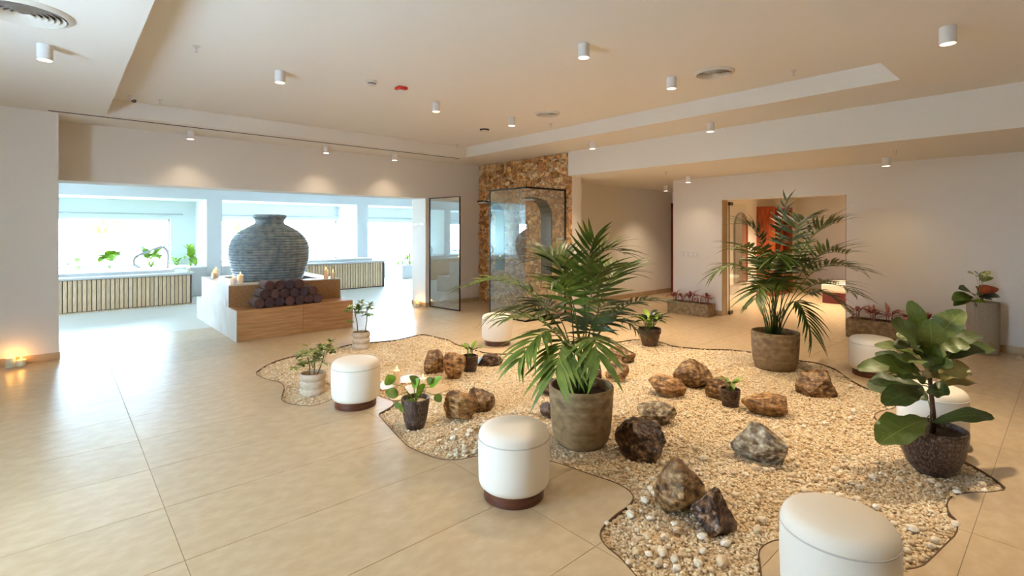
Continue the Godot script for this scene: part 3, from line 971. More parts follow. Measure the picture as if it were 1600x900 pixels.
func build_glass():
	var g = thing("glass_door", "open glass door leaf with a slim black frame beside the pool room opening", "door", Vector3(5.43, 0, -8.46))
	glass_leaf(g, Vector3(0, 0.006, 0), Vector3(0.11, 0.006, 0.86), 2.13, "black_frame", 0.004, "coated_glass")
	var e = thing("glass_screen", "clear glass shower screen with black rails in front of the brown stone wall", "screen", Vector3(5.7, 0, -6.0))
	glass_leaf(e, Vector3(0, 0, -0.92), Vector3(0, 0, 0), 2.2, "", 0.004, "coated_glass")
	glass_leaf(e, Vector3(0.0, 0, 0), Vector3(0.96, 0, 0), 2.2, "", 0.006)
	part(e, "rail", box(Vector3(-0.012, 2.19, -0.92), Vector3(0.012, 2.215, 0.012), 0.002), mats["black_frame"])
	part(e, "rail", box(Vector3(0.012, 2.19, -0.014), Vector3(0.96, 2.22, 0.014), 0.002), mats["black_frame"])
	part(e, "rail", box(Vector3(0.012, 0.0, -0.014), Vector3(0.96, 0.03, 0.014), 0.002), mats["black_frame"])
	part(e, "rail", box(Vector3(-0.012, 0.0, -0.92), Vector3(0.012, 0.02, 0.012), 0.002), mats["black_frame"])
	part(e, "post", box(Vector3(0.935, 0.0, -0.014), Vector3(0.96, 2.2, 0.014), 0.002), mats["black_frame"])
	part(e, "post", box(Vector3(-0.01, 0.0, -0.935), Vector3(0.01, 2.2, -0.915), 0.002), mats["black_frame"])
	# shower columns: a dark polished band that curls over at the top
	for k in 2:
		var s = thing("shower_column", ["dark polished shower column with a curled top at the open side", "dark polished shower column with a curled top behind the glass screen"][k], "shower", Vector3(6.67, 0, [-7.75, -6.45][k]))
		var path = [Vector3(-0.03, 0.7, 0), Vector3(-0.03, 1.7, 0)]
		for i in 9:
			var a = PI / 2 * i / 8.0
			path.append(Vector3(-0.03 - 0.3 * (1.0 - cos(a)), 1.75 + 0.3 * sin(a), 0))
		path.append(Vector3(-0.52, 2.07, 0))
		var st = begin()
		for i in path.size() - 1:
			var n = (path[i + 1] - path[i]).normalized().cross(Vector3.BACK).normalized() * 0.012
			for sd in [-1.0, 1.0]:
				st.set_smooth_group(1 if sd > 0 else 2)
				var a = path[i] + n * sd + Vector3(0, 0, -0.13)
				var b = path[i + 1] + n * sd + Vector3(0, 0, -0.13)
				var w = Vector3(0, 0, 0.26)
				if sd < 0:
					quad(st, a, a + w, b + w, b)
				else:
					quad(st, a, b, b + w, a + w)
			for z in [-0.13, 0.13]:
				st.set_smooth_group(-1)
				quad(st, path[i] + n + Vector3(0, 0, z), path[i + 1] + n + Vector3(0, 0, z), path[i + 1] - n + Vector3(0, 0, z), path[i] - n + Vector3(0, 0, z))
		part(s, "band", done(st), mats["shower_metal"])
		part(s, "bracket", box(Vector3(-0.03, 0.9, -0.04), Vector3(0.04, 0.96, 0.04)), mats["black_frame"])
		part(s, "bracket", box(Vector3(-0.03, 1.5, -0.04), Vector3(0.04, 1.56, 0.04)), mats["black_frame"])
		part(s, "shower_head", lathe([[0.0, 2.03], [0.09, 2.03], [0.1, 2.04], [0.1, 2.055], [0.0, 2.055]], 20), mats["steel"], Vector3(-0.45, 0.0, 0))
	# frameless entrance
	var e1 = thing("entrance_door", "frameless glass door leaf swung inward beside the arched mirror", "door", Vector3(8.862, 0, -4.10))
	var t1 = glass_leaf(e1, Vector3(0, 0.006, 0), Vector3(0.93, 0.006, -0.10), 2.0, "", 0.006)
	var e2 = thing("entrance_door", "frameless glass door leaf swung inward beside the red-leaved trough", "door", Vector3(8.862, 0, -2.28))
	var t2 = glass_leaf(e2, Vector3(0, 0.006, 0), Vector3(0.93, 0.006, 0.08), 2.0, "", 0.006)
	for q in [[e1, t1], [e2, t2]]:
		for r in [[Vector3(0, 0.0, -0.02), Vector3(0.16, 0.06, 0.02)], [Vector3(0, 1.94, -0.02), Vector3(0.16, 2.0, 0.02)], [Vector3(0.8, 0.0, -0.02), Vector3(0.93, 0.06, 0.02)]]:
			part(q[0], "patch_fitting", box(r[0], r[1], 0.003), mats["bronze_frame"]).transform = q[1]
		part(q[0], "pull_handle", tube([Vector3(0.86, 0.75, -0.05), Vector3(0.86, 1.25, -0.05)], 0.012, 8), mats["bronze_frame"]).transform = q[1]
		part(q[0], "edge_strip", box(Vector3(0.0, 0.012, -0.008), Vector3(0.012, 1.99, 0.008)), mats["bronze_frame"]).transform = q[1]
	structure("trim_entrance", boxes([[Vector3(8.655, 0, -4.13), Vector3(8.845, 2.03, -4.118)], [Vector3(8.655, 0, -2.262), Vector3(8.845, 2.03, -2.25)]]), mats["baseboard"], "slim beige jamb lining of the glass entrance", "trim")

# ---------------------------------------------------------------- on the ceiling
func downlight(p, energy, label, group = "surface downlights on the ceiling"):
	var o = thing("ceiling_downlight", label, "lamp", p, group)
	var hs = part(o, "housing", mats_cache("housing"), mats["lamp_white"])
	part(hs, "lamp_lens", mats_cache("lens"), mats["lamp_lens"])
	var s = SpotLight3D.new()
	s.name = "beam"
	s.light_color = Color(1.0, 0.905, 0.77)
	s.light_energy = energy
	s.spot_angle = 55.0
	s.spot_angle_attenuation = 0.9
	s.spot_range = 20.0
	s.light_size = 0.04
	s.shadow_enabled = true
	s.position = Vector3(0, -0.125, 0)
	s.rotation.x = -PI / 2
	o.add_child(s)
	return o

var mesh_cache = {}
func mats_cache(k):
	if not mesh_cache.has(k):
		match k:
			"housing": mesh_cache[k] = lathe([[0.0, 0.0], [0.046, 0.0], [0.048, -0.002], [0.048, -0.113], [0.046, -0.115], [0.042, -0.115], [0.041, -0.105], [0.0, -0.105]], 24)
			"lens": mesh_cache[k] = lathe([[0.041, -0.1055], [0.041, -0.113], [0.0, -0.114], [0.0, -0.1055], [0.041, -0.1055]], 20)
			"disc": mesh_cache[k] = lathe([[0.0, 0.0], [0.03, 0.0], [0.032, -0.004], [0.0, -0.006]], 16)
	return mesh_cache[k]

func build_ceiling_things():
	var e = 3.9
	for p in [[1.62, -5.2, "between the dome camera and the smoke detector"], [3.43, -5.2, "beside the red alarm beacon"], [4.67, -5.2, "beside the dark round sensor and a round diffuser"], [1.6, -2.75, "over the tiled walkway, far from every diffuser"], [3.28, -2.75, "alone in the middle of the recess"], [4.66, -2.75, "close to the diffuser near the beam"]]:
		downlight(Vector3(p[0], RECESS, p[1]), e * (0.2 if p[0] < 2.0 else 1.0), "white cylindrical downlight on the recess " + p[2])
	for p in [[1.36, -8.14], [3.25, -8.14], [4.5, -8.16]]:
		downlight(Vector3(p[0], CEIL, p[1]), e * 0.13, "white cylindrical downlight between the dark air slot and the opening")
	for p in [[6.13, -4.97], [6.18, -3.1]]:
		downlight(Vector3(p[0], CEIL, p[1]), e * 1.2, "white cylindrical downlight on the ceiling rim along the beam")
	downlight(Vector3(4.46, CEIL, -0.57), e * 1.3, "white cylindrical downlight on the ceiling rim near the recess corner")
	downlight(Vector3(-0.07, CEIL, -5.08), e * 0.1, "white cylindrical downlight beside the large round air diffuser")
	for p in [[1.9, -0.3], [-0.3, -1.5]]:
		downlight(Vector3(p[0], CEIL, p[1]), e * 0.25, "white cylindrical downlight on the ceiling rim behind the viewpoint")
	for p in [[8.19, -4.51], [8.02, -1.64]]:
		downlight(Vector3(p[0], 2.45, p[1]), e * 0.13, "white cylindrical downlight under the dropped ceiling by the glass entrance")
	for p in [[10.2, -3.2], [12.4, -2.2], [11.6, -4.0]]:
		downlight(Vector3(p[0], 2.45, p[1]), e * 1.8, "white cylindrical downlight in the room behind the glass entrance")
	downlight(Vector3(9.6, 2.45, -5.8), e * 0.55, "white cylindrical downlight in the side corridor")
	# round air diffusers of nested cones
	var dl = ["round white air diffuser on the recess near the beam", "round white air diffuser on the recess towards the stone wall", "round white air diffuser on the ceiling rim by the pier"]
	var dp = [Vector3(4.82, RECESS, -2.38), Vector3(4.86, RECESS, -4.7), Vector3(-0.16, CEIL, -4.40)]
	for k in 3:
		var o = thing("air_diffuser", dl[k], "vent", dp[k])
		var r = [0.19, 0.17, 0.25][k]
		part(o, "back_plate", lathe([[0.0, -0.001], [r * 0.9, -0.001], [r * 0.9, -0.004], [0.0, -0.004]], 32), mats["vent_dark"])
		part(o, "outer_ring", lathe([[r * 0.82, -0.004], [r * 0.86, -0.022], [r * 0.95, -0.014], [r, -0.002], [r, 0.0], [r * 0.82, 0.0]], 40), mats["vent_white"])
		for q in 6:
			var rr = r * (0.12 + 0.12 * q)
			part(o, "ring", lathe([[rr, -0.006], [rr + r * 0.085, -0.024], [rr + r * 0.1, -0.024], [rr + r * 0.02, -0.004]], 32), mats["vent_white"])
	# sprinklers, detector, beacon, camera
	for p in [[307, 72, RECESS, "in the open recess between dome camera and smoke detector"], [250, 155, RECESS, "close to the dome security camera"], [1240, 110, RECESS, "by the recess edge near the beam"], [861, 193, RECESS, "beside the diffuser towards the stone wall"], [715, 225, RECESS, "in the recess corner by the air slot's end"], [1041, 268, 2.45, "under the dropped ceiling at the corridor mouth"], [1400, 234, 2.45, "under the dropped ceiling next to a downlight"]]:
		var o = thing("fire_sprinkler", "small chrome fire sprinkler " + p[3], "sprinkler", ground(p[0], p[1], p[2]), "ceiling sprinklers")
		part(o, "cover_plate", mats_cache("disc"), mats["vent_white"])
		part(o, "body", lathe([[0.0, -0.004], [0.01, -0.004], [0.008, -0.03], [0.004, -0.035], [0.004, -0.05], [0.0, -0.05]], 10), mats["steel"])
		part(o, "deflector", lathe([[0.0, -0.05], [0.015, -0.05], [0.015, -0.053], [0.0, -0.054]], 12), mats["steel"])
	var sd = thing("smoke_detector", "white round smoke detector on the ceiling recess", "detector", ground(581, 127, RECESS))
	part(sd, "base", lathe([[0.0, 0.0], [0.06, 0.0], [0.06, -0.012], [0.05, -0.018], [0.0, -0.018]], 28), mats["vent_white"])
	part(sd, "chamber", lathe([[0.042, -0.018], [0.04, -0.04], [0.024, -0.052], [0.0, -0.052]], 24), mats["vent_white"])
	part(sd, "slot_ring", lathe([[0.0425, -0.024], [0.0425, -0.034]], 24), mats["dark_plastic"])
	var fb = thing("alarm_beacon", "red square fire alarm beacon on the ceiling recess", "alarm", ground(627, 136, RECESS))
	part(fb, "housing", box(Vector3(-0.055, -0.03, -0.055), Vector3(0.055, 0, 0.055), 0.008), mats["red_plastic"])
	part(fb, "lens", box(Vector3(-0.04, -0.04, -0.03), Vector3(0.04, -0.03, 0.03), 0.004), mats["lamp_white"])
	var sp = thing("ceiling_sensor", "dark round ceiling sensor with a pale dome in the recess corner", "sensor", ground(757, 202, RECESS))
	part(sp, "base", lathe([[0.0, 0.0], [0.075, 0.0], [0.07, -0.02], [0.0, -0.02]], 28), mats["dark_plastic"])
	part(sp, "dome", lathe([[0.055, -0.02], [0.045, -0.034], [0.0, -0.04]], 24), mats["vent_white"])
	var cc = thing("dome_camera", "small white dome security camera at the recess edge", "camera", ground(207, 150, RECESS))
	part(cc, "base", lathe([[0.0, 0.0], [0.055, 0.0], [0.052, -0.02], [0.035, -0.055], [0.0, -0.055]], 24), mats["lamp_white"])
	part(cc, "lens", lump(1, func(p): return p * 0.026 + Vector3(0.012, -0.055, 0.015)), mats["dark_plastic"])

# ---------------------------------------------------------------- the plinth with jar, towels
func build_plinth():
	var x0 = 1.78
	var x1 = 3.39
	var o = thing("fountain_plinth", "tiled fountain plinth with wood-look steps and a terrazzo front in the opening", "plinth", Vector3(x0, 0, -7.5))
	var w = x1 - x0
	part(o, "body", tub_shell(Vector3(0, 0, -2.2), Vector3(w, 0.73, -0.42), 0.26), mats["plinth_side"])
	part(o, "front_panel", box(Vector3(0, 0.42, -0.42), Vector3(w, 0.715, -0.408)), mats["terrazzo"])
	part(o, "basin", box(Vector3(0.26, 0.1, -1.94), Vector3(w - 0.26, 0.5, -0.68)), mats["basin"])
	part(o, "water", box(Vector3(0.26, 0.6, -1.94), Vector3(w - 0.26, 0.62, -0.68)), mats["water"])
	var core = part(o, "step_core", box(Vector3(0.006, 0, -0.42), Vector3(w + 0.02, 0.41, -0.006)), mats["plank_joint"])
	part(core, "step_side", box(Vector3(0, 0, -0.42), Vector3(0.006, 0.42, 0)), mats["plinth_side"])
	part(core, "step_side", box(Vector3(w + 0.02, 0, -0.42), Vector3(w + 0.026, 0.42, 0)), mats["plinth_side"])
	var split = 0.87
	for r in [[0.006, split, 0.0, 0.209], [split, w + 0.02, 0.0, 0.209], [0.006, split, 0.209, 0.412], [split, w + 0.02, 0.209, 0.412]]:
		part(core, "plank", box(Vector3(r[0] + 0.002, r[2] + 0.002, -0.006), Vector3(r[1] - 0.002, r[3] - 0.002, 0.002)), mats["plank_%d" % (1 if r[0] > 0.5 else 0)])
	for r in [[0.006, split], [split, w + 0.02]]:
		part(core, "plank", box(Vector3(r[0] + 0.002, 0.41, -0.408), Vector3(r[1] - 0.002, 0.42, 0.002)), mats["plank_%d" % (0 if r[0] > 0.5 else 1)])
	part(o, "rear_step", box(Vector3(0, 0, -2.6), Vector3(w, 0.36, -2.2)), mats["plinth_side"])
	part(o, "outlet_plate", box(Vector3(-0.008, 0.42, -0.62), Vector3(0, 0.54, -0.56), 0.002), mats["lamp_white"])

	# the jar
	var prof = []
	var ctrl = [[0.36, 0.0], [0.43, 0.1], [0.50, 0.25], [0.555, 0.42], [0.588, 0.58], [0.59, 0.70], [0.562, 0.82], [0.50, 0.92], [0.41, 1.0], [0.31, 1.06], [0.235, 1.10]]
	var steps = 27 * 4
	for i in steps + 1:
		var y = 1.10 * i / steps
		var k = 0
		while k < ctrl.size() - 2 and y > ctrl[k + 1][1]:
			k += 1
		var f = smoothstep(0, 1, 0.5) * 0 + clampf((y - ctrl[k][1]) / (ctrl[k + 1][1] - ctrl[k][1]), 0, 1)
		var c0 = ctrl[maxi(k - 1, 0)][0]
		var c3 = ctrl[mini(k + 2, ctrl.size() - 1)][0]
		var r = cubic_interpolate(ctrl[k][0], ctrl[k + 1][0], c0, c3, f)
		prof.append([r + 0.017 * absf(sin(PI * i / 4.0)), y])
	var jar = thing("ribbed_jar", "huge grey-green ribbed clay jar standing in the fountain basin", "jar", Vector3(2.58, 0.5, -8.79))
	part(jar, "body", lathe([[0.0, 0.0]] + prof, 64), mats["jar_glaze"])
	part(jar, "neck", lathe([[0.24, 1.09], [0.215, 1.13], [0.21, 1.17], [0.235, 1.20], [0.252, 1.215], [0.25, 1.245], [0.22, 1.255], [0.18, 1.24], [0.17, 1.15], [0.17, 0.9]], 48), mats["jar_glaze"])

	# rolled towels in three rows
	var rng = RandomNumberGenerator.new()
	rng.seed = 8
	var st = begin()
	var R = 0.067
	lathe_to(st, [[0.0, -0.006], [0.02, -0.002], [0.055, 0.0], [R, 0.012], [R, 0.30], [0.055, 0.31], [0.0, 0.31]], 20)
	# the spiral edge of the roll
	var sp = []
	for i in 46:
		var a = i * 0.42
		var r = 0.008 + 0.054 * i / 45.0
		sp.append(Vector3(cos(a) * r, -0.002 if r < 0.05 else 0.002, sin(a) * r))
	tube_to(st, sp, 0.0042, 5, 0)
	var roll = done(st)
	var first = true
	for row in 3:
		var n = [7, 6, 4][row]
		for k in n:
			var x = 2.08 + k * 0.1355 + [0.0, 0.068, 0.1355][row]
			var lab = ["dark plum rolled towel in the bottom row of the pile", "dark plum rolled towel in the middle row of the pile", "dark plum rolled towel in the top row of the pile"][row]
			var t = thing("rolled_towel", lab, "towel", Vector3(x, 0.42 + R + row * 0.117, -7.53 - rng.randf_range(0.0, 0.025)), "rolled towels on the wooden step")
			var b = part(t, "roll", roll, mats["towel_%d" % rng.randi_range(0, 2)])
			b.rotation = Vector3(-PI / 2, 0, 0)
			b.rotate_object_local(Vector3.UP, rng.randf_range(0, TAU))

func build_stools():
	var body = [[0.0, 0.06], [0.15, 0.06], [0.178, 0.065], [0.194, 0.08], [0.2, 0.10], [0.203, 0.2], [0.203, 0.31], [0.201, 0.335]]
	var cushion = [[0.2005, 0.335], [0.199, 0.352], [0.192, 0.370], [0.178, 0.385], [0.155, 0.394], [0.1, 0.401], [0.0, 0.404]]
	var bm = lathe(body, 48)
	var cm = lathe(cushion, 48)
	var seam = lathe([[0.2, 0.331], [0.2035, 0.333], [0.2035, 0.337], [0.2, 0.339]], 48)
	var base = lathe([[0.0, 0.0], [0.168, 0.0], [0.17, 0.002], [0.17, 0.06], [0.0, 0.06]], 40)
	var spots = [
		[ground(803, 798) + forward(803) * 0.17, "round white upholstered stool with a palm leaf shadow beside it"],
		[ground(556, 643) + forward(556) * 0.17, "round white upholstered stool between the pale ribbed pot and the dark glazed pot"],
		[ground(777, 542) + forward(777) * 0.17, "round white upholstered stool in front of the glass shower screen"],
		[ground(1309, 800, 0.40) * Vector3(1, 0, 1), "round white upholstered stool on the tiled tongue between two gravel edges"],
		[ground(1362, 592) + forward(1362) * 0.17, "round white upholstered stool beside the right red-leaved trough"],
		[ground(1456, 690), "round white upholstered stool behind the fiddle leaf fig"]]
	for s in spots:
		var o = thing("upholstered_stool", s[1], "stool", s[0], "white stools round the gravel garden")
		part(o, "body", bm, mats["upholstery"])
		var cu = part(o, "cushion", cm, mats["upholstery"])
		part(cu, "seam", seam, mats["seam"])
		part(o, "base", base, mats["stool_base"])
		discs.append([s[0].x, s[0].z, 0.19])

# ---------------------------------------------------------------- boulders: cut by planes, then roughened
func boulder(size, seed_, cuts, lean):
	var rng = RandomNumberGenerator.new()
	rng.seed = seed_
	var planes = []
	var spin = Basis.from_euler(Vector3(rng.randf() * TAU, rng.randf() * TAU, rng.randf() * TAU))
	var count = cuts + 5
	for k in count:
		var y = 1.0 - 2.0 * (k + 0.5) / count
		var a = k * 2.399963
		var n = spin * Vector3(cos(a) * sqrt(1.0 - y * y), y, sin(a) * sqrt(1.0 - y * y))
		n = (n + Vector3(rng.randf_range(-0.4, 0.4), rng.randf_range(-0.4, 0.4), rng.randf_range(-0.4, 0.4))).normalized()
		planes.append([n, rng.randf_range(0.5, 0.86)])
	planes.append([Vector3.DOWN, 0.6])
	var nz = FastNoiseLite.new()
	nz.seed = seed_
	nz.frequency = 1.3
	nz.fractal_octaves = 4
	var turn = Basis(Vector3.UP, rng.randf() * TAU) * Basis(Vector3.FORWARD, lean)
	var pts = func(p):
		var r = 1.05
		for pl in planes:
			var c = p.dot(pl[0])
			if c > 0.05:
				r = minf(r, pl[1] / c)
		# layered, broken faces
		r += nz.get_noise_3dv(p * 1.1) * 0.06
		r += (absf(nz.get_noise_3dv(Vector3(p.x, p.y * 3.0, p.z) * 2.6)) - 0.2) * 0.05
		return p * r
	# fit into the wanted size
	var s = ico(5)
	var v = []
	var lo = Vector3.ONE * 9
	var hi = -lo
	for p in s[0]:
		var q = turn * pts.call(p)
		v.append(q)
		lo = lo.min(q)
		hi = hi.max(q)
	var k = size / (hi - lo)
	var st = begin(0)
	for i in v.size():
		v[i] = (v[i] - Vector3((lo.x + hi.x) / 2, lo.y, (lo.z + hi.z) / 2)) * k
	for t in s[1]:
		tri(st, v[t[0]], v[t[2]], v[t[1]])
	return done(st)

func build_boulders():
	# left, right, top, bottom in the photograph; material; label
	var list = [
		[663, 695, 543, 583, 0, 8, "brown rounded boulder at the left end of the cluster by the stool"],
		[693, 727, 547, 592, 3, 9, "upright ochre boulder leaning beside the small dark pot"],
		[745, 786, 549, 571, 1, 7, "long flat dark boulder behind the small dark pot"],
		[693, 747, 604, 659, 3, 8, "blunt ochre half of the split boulder near the dark glazed pot"],
		[733, 773, 602, 643, 0, 9, "long brown half of the split boulder near the dark glazed pot"],
		[842, 872, 584, 617, 1, 8, "dark boulder peeping out behind the big palm pot"],
		[844, 872, 625, 652, 1, 7, "small dark boulder tucked against the big palm pot"],
		[938, 992, 538, 568, 0, 8, "flat brown boulder below the right palm fronds"],
		[946, 982, 558, 596, 3, 9, "small pointed ochre boulder right of the big palm"],
		[1014, 1071, 582, 621, 3, 7, "blocky ochre boulder left of the peaked boulder"],
		[1052, 1115, 555, 607, 0, 9, "tall brown peaked boulder in the middle of the gravel"],
		[1103, 1146, 583, 624, 0, 8, "brown boulder on the left of the little potted sprout"],
		[1159, 1229, 606, 650, 3, 8, "wide ochre boulder on the right of the little potted sprout"],
		[1243, 1306, 572, 619, 0, 9, "brown wedge boulder in front of the second palm pot"],
		[997, 1056, 624, 663, 2, 8, "grey-topped slab-like boulder behind the darkest boulder"],
		[962, 1039, 645, 718, 1, 10, "darkest rough boulder right of the big palm pot"],
		[1143, 1223, 651, 724, 2, 8, "grey and brown boulder with a pale broken face"],
		[1022, 1100, 706, 806, 0, 9, "tallest boulder, brown with a pale streak, in the foreground gravel"],
		[1079, 1151, 752, 836, 1, 9, "dark pointed boulder leaning on the tallest boulder"],
		[918, 940, 566, 592, 1, 7, "small dark boulder half hidden behind the big palm"]]
	var i = 0
	for r in list:
		var u = (r[0] + r[1]) / 2.0
		var front = ground(u, r[3])
		var d = depth_of(front)
		var w = 1.07 * (r[1] - r[0]) * d / FPX / sqrt(1.0 + pow((u - 800.0) / FPX, 2.0) * 0.6)
		var dep = w * 0.8
		var c = front + forward(u) * dep * 0.42
		var slope = (r[3] - HOR) / FPX
		var h = maxf((r[3] - r[2]) * d / FPX - dep * 0.55 * slope, w * 0.38)
		var m = boulder(Vector3(w, h + 0.03, dep), 100 + i * 7, r[5], 0.25 * sin(i * 2.3))
		var o = single("boulder", m, mats["rock_%d" % r[4]], r[6], "rock", Vector3(c.x, -0.035, c.z), "boulders in the gravel garden")
		o.rotation.y = -YAW - atan2(u - 800.0, FPX) * 0.7
		discs.append([c.x, c.z, w * 0.42])
		i += 1

# ---------------------------------------------------------------- pots
func pot_on_gravel(p, label, called, prof, m, category = "plant"):
	var o = thing(called, label, category, Vector3(p.x, -0.02, p.z))
	part(o, "pot", lathe(prof, 48), mats[m])
	return o

var palm_a
var palm_b
var fig
func build_pots():
	var c = ground(908, 704) + forward(908) * 0.17
	palm_a = pot_on_gravel(c, "large feathery palm in a big round cement pot beside the darkest boulder", "potted_palm", [[0.0, 0.0], [0.14, 0.0], [0.165, 0.01], [0.19, 0.045], [0.207, 0.1], [0.217, 0.2], [0.224, 0.3], [0.229, 0.41], [0.226, 0.418], [0.216, 0.42], [0.208, 0.415], [0.203, 0.3], [0.0, 0.3]], "cement_pot")
	part(palm_a.get_node("pot"), "soil", lathe([[0.0, 0.36], [0.1, 0.358], [0.206, 0.35]], 32), mats["soil"])
	discs.append([c.x, c.z, 0.18])
	c = ground(1211, 580) + forward(1211) * 0.2
	palm_b = pot_on_gravel(c, "feathery palm in a round cement pot at the garden edge facing the glass entrance", "potted_palm", [[0.0, 0.0], [0.17, 0.0], [0.2, 0.02], [0.225, 0.1], [0.237, 0.25], [0.242, 0.40], [0.24, 0.412], [0.228, 0.415], [0.22, 0.40], [0.215, 0.3], [0.0, 0.3]], "cement_pot")
	part(palm_b.get_node("pot"), "soil", lathe([[0.0, 0.36], [0.1, 0.358], [0.217, 0.35]], 32), mats["soil"])
	discs.append([c.x, c.z, 0.21])
	c = ground(1456, 744) + forward(1456) * 0.11
	fig = pot_on_gravel(c, "fiddle leaf fig with large glossy leaves in a dark bowl-shaped pot", "potted_fig", [[0.0, 0.0], [0.07, 0.0], [0.09, 0.01], [0.13, 0.06], [0.162, 0.14], [0.176, 0.22], [0.18, 0.27], [0.178, 0.29], [0.168, 0.292], [0.16, 0.28], [0.155, 0.2], [0.0, 0.2]], "dark_glaze")
	part(fig.get_node("pot"), "soil", lathe([[0.0, 0.25], [0.08, 0.248], [0.158, 0.242]], 28), mats["soil"])
	discs.append([c.x, c.z, 0.12])

func stems_of(o, count, spread, from_y, rng):
	for k in count:
		var a = rng.randf() * TAU
		var b = Vector3(cos(a), 0, sin(a)) * rng.randf_range(0.01, spread)
		part(o, "cane", tube([b + Vector3(0, from_y, 0), b * 1.3 + Vector3(0, from_y + 0.16, 0), b * 2.0 + Vector3(0, from_y + rng.randf_range(0.25, 0.4), 0)], [0.009, 0.007, 0.005], 6), mats["stem_green"])

func palm(o, u0, list, rng, soil_y, depth, ll, lw):
	var i = 0
	for f in list:
		# [control u, v, tip u, v, depth offset of the tip, leaflet factor, droop, material]
		var a = rng.randf() * TAU
		var p0 = Vector3(cos(a) * 0.04, soil_y, sin(a) * 0.04)
		var pc = at_depth(f[0], f[1], depth + f[4] * 0.35) - o.position
		var p1 = at_depth(f[2], f[3], depth + f[4]) - o.position
		part(o, "frond", frond(p0, pc, p1, f[8] if f.size() > 8 else 15, ll * f[5], 0.46, lw * (1.45 if f[7] == "palm_light" else 1.0), f[6], rng), mats[f[7]])
		i += 1

func build_palms():
	var rng = RandomNumberGenerator.new()
	rng.seed = 21
	var d = depth_of(palm_a.position)
	palm(palm_a, 908, [
		[850, 395, 730, 448, 0.0, 0.85, 0.2, "palm_light", 12],
		[870, 470, 790, 500, -0.15, 0.7, 0.2, "palm_light", 11],
		[880, 440, 775, 490, 0.15, 0.8, 0.35, "palm_mid", 14],
		[895, 370, 836, 408, 0.2, 0.9, 0.0, "palm_mid", 15],
		[900, 345, 978, 398, 0.0, 0.8, 0.05, "palm_mid", 13],
		[905, 420, 930, 372, -0.1, 0.7, 0.0, "palm_mid", 12],
		[935, 400, 976, 430, 0.25, 0.95, 0.0, "palm_mid", 15],
		[945, 440, 1048, 474, 0.1, 0.6, 0.25, "palm_dark", 14],
		[870, 450, 812, 566, -0.35, 0.7, 0.35, "palm_light", 11],
		[885, 470, 868, 585, -0.42, 0.75, 0.5, "palm_light", 11],
		[915, 470, 938, 565, -0.42, 0.7, 0.5, "palm_light", 9],
		[895, 400, 868, 398, 0.3, 0.8, 0.1, "palm_dark", 15],
		[940, 450, 1000, 522, 0.15, 0.7, 0.3, "palm_dark", 14],
		[915, 420, 948, 420, -0.3, 0.8, 0.25, "palm_mid", 13],
		[900, 430, 862, 440, -0.3, 0.8, 0.25, "palm_mid", 13],
		[890, 460, 830, 470, 0.35, 0.8, 0.35, "palm_dark", 14],
		[920, 470, 960, 470, 0.4, 0.8, 0.35, "palm_dark", 14],
		[920, 480, 932, 500, 0.1, 0.7, 0.35, "palm_dark", 12]], rng, 0.36, d, 0.36, 0.027)
	stems_of(palm_a, 10, 0.07, 0.34, rng)
	d = depth_of(palm_b.position)
	palm(palm_b, 1211, [
		[1175, 380, 1122, 424, 0.0, 0.75, 0.3, "palm_mid", 14],
		[1195, 345, 1165, 352, 0.2, 0.8, 0.15, "palm_dark", 13],
		[1195, 370, 1150, 388, -0.2, 0.8, 0.2, "palm_mid", 13],
		[1215, 340, 1232, 312, 0.0, 0.45, 0.0, "palm_dark", 6],
		[1230, 330, 1262, 346, 0.25, 0.8, 0.05, "palm_dark", 14],
		[1245, 350, 1312, 348, 0.0, 0.8, 0.0, "palm_mid", 15],
		[1255, 370, 1325, 398, 0.2, 0.8, -0.1, "palm_mid", 14],
		[1260, 380, 1340, 424, -0.1, 0.8, 0.1, "palm_mid", 15],
		[1265, 400, 1335, 462, 0.1, 0.8, 0.15, "palm_mid", 15],
		[1260, 410, 1322, 485, -0.3, 0.75, 0.3, "palm_dark", 15],
		[1245, 420, 1265, 520, -0.35, 0.7, 0.35, "palm_dark", 14],
		[1195, 400, 1180, 470, -0.35, 0.7, 0.35, "palm_mid", 12],
		[1210, 370, 1215, 400, -0.4, 0.8, 0.35, "palm_mid", 14],
		[1220, 380, 1240, 400, 0.4, 0.8, 0.25, "palm_dark", 14],
		[1225, 390, 1250, 410, -0.3, 0.8, 0.35, "palm_dark", 14],
		[1210, 400, 1200, 410, 0.4, 0.8, 0.25, "palm_dark", 14],
		[1215, 420, 1225, 440, -0.3, 0.7, 0.4, "palm_mid", 12],
		[1205, 420, 1195, 440, 0.2, 0.7, 0.4, "palm_dark", 12]], rng, 0.36, d, 0.44, 0.032)
	stems_of(palm_b, 9, 0.08, 0.34, rng)

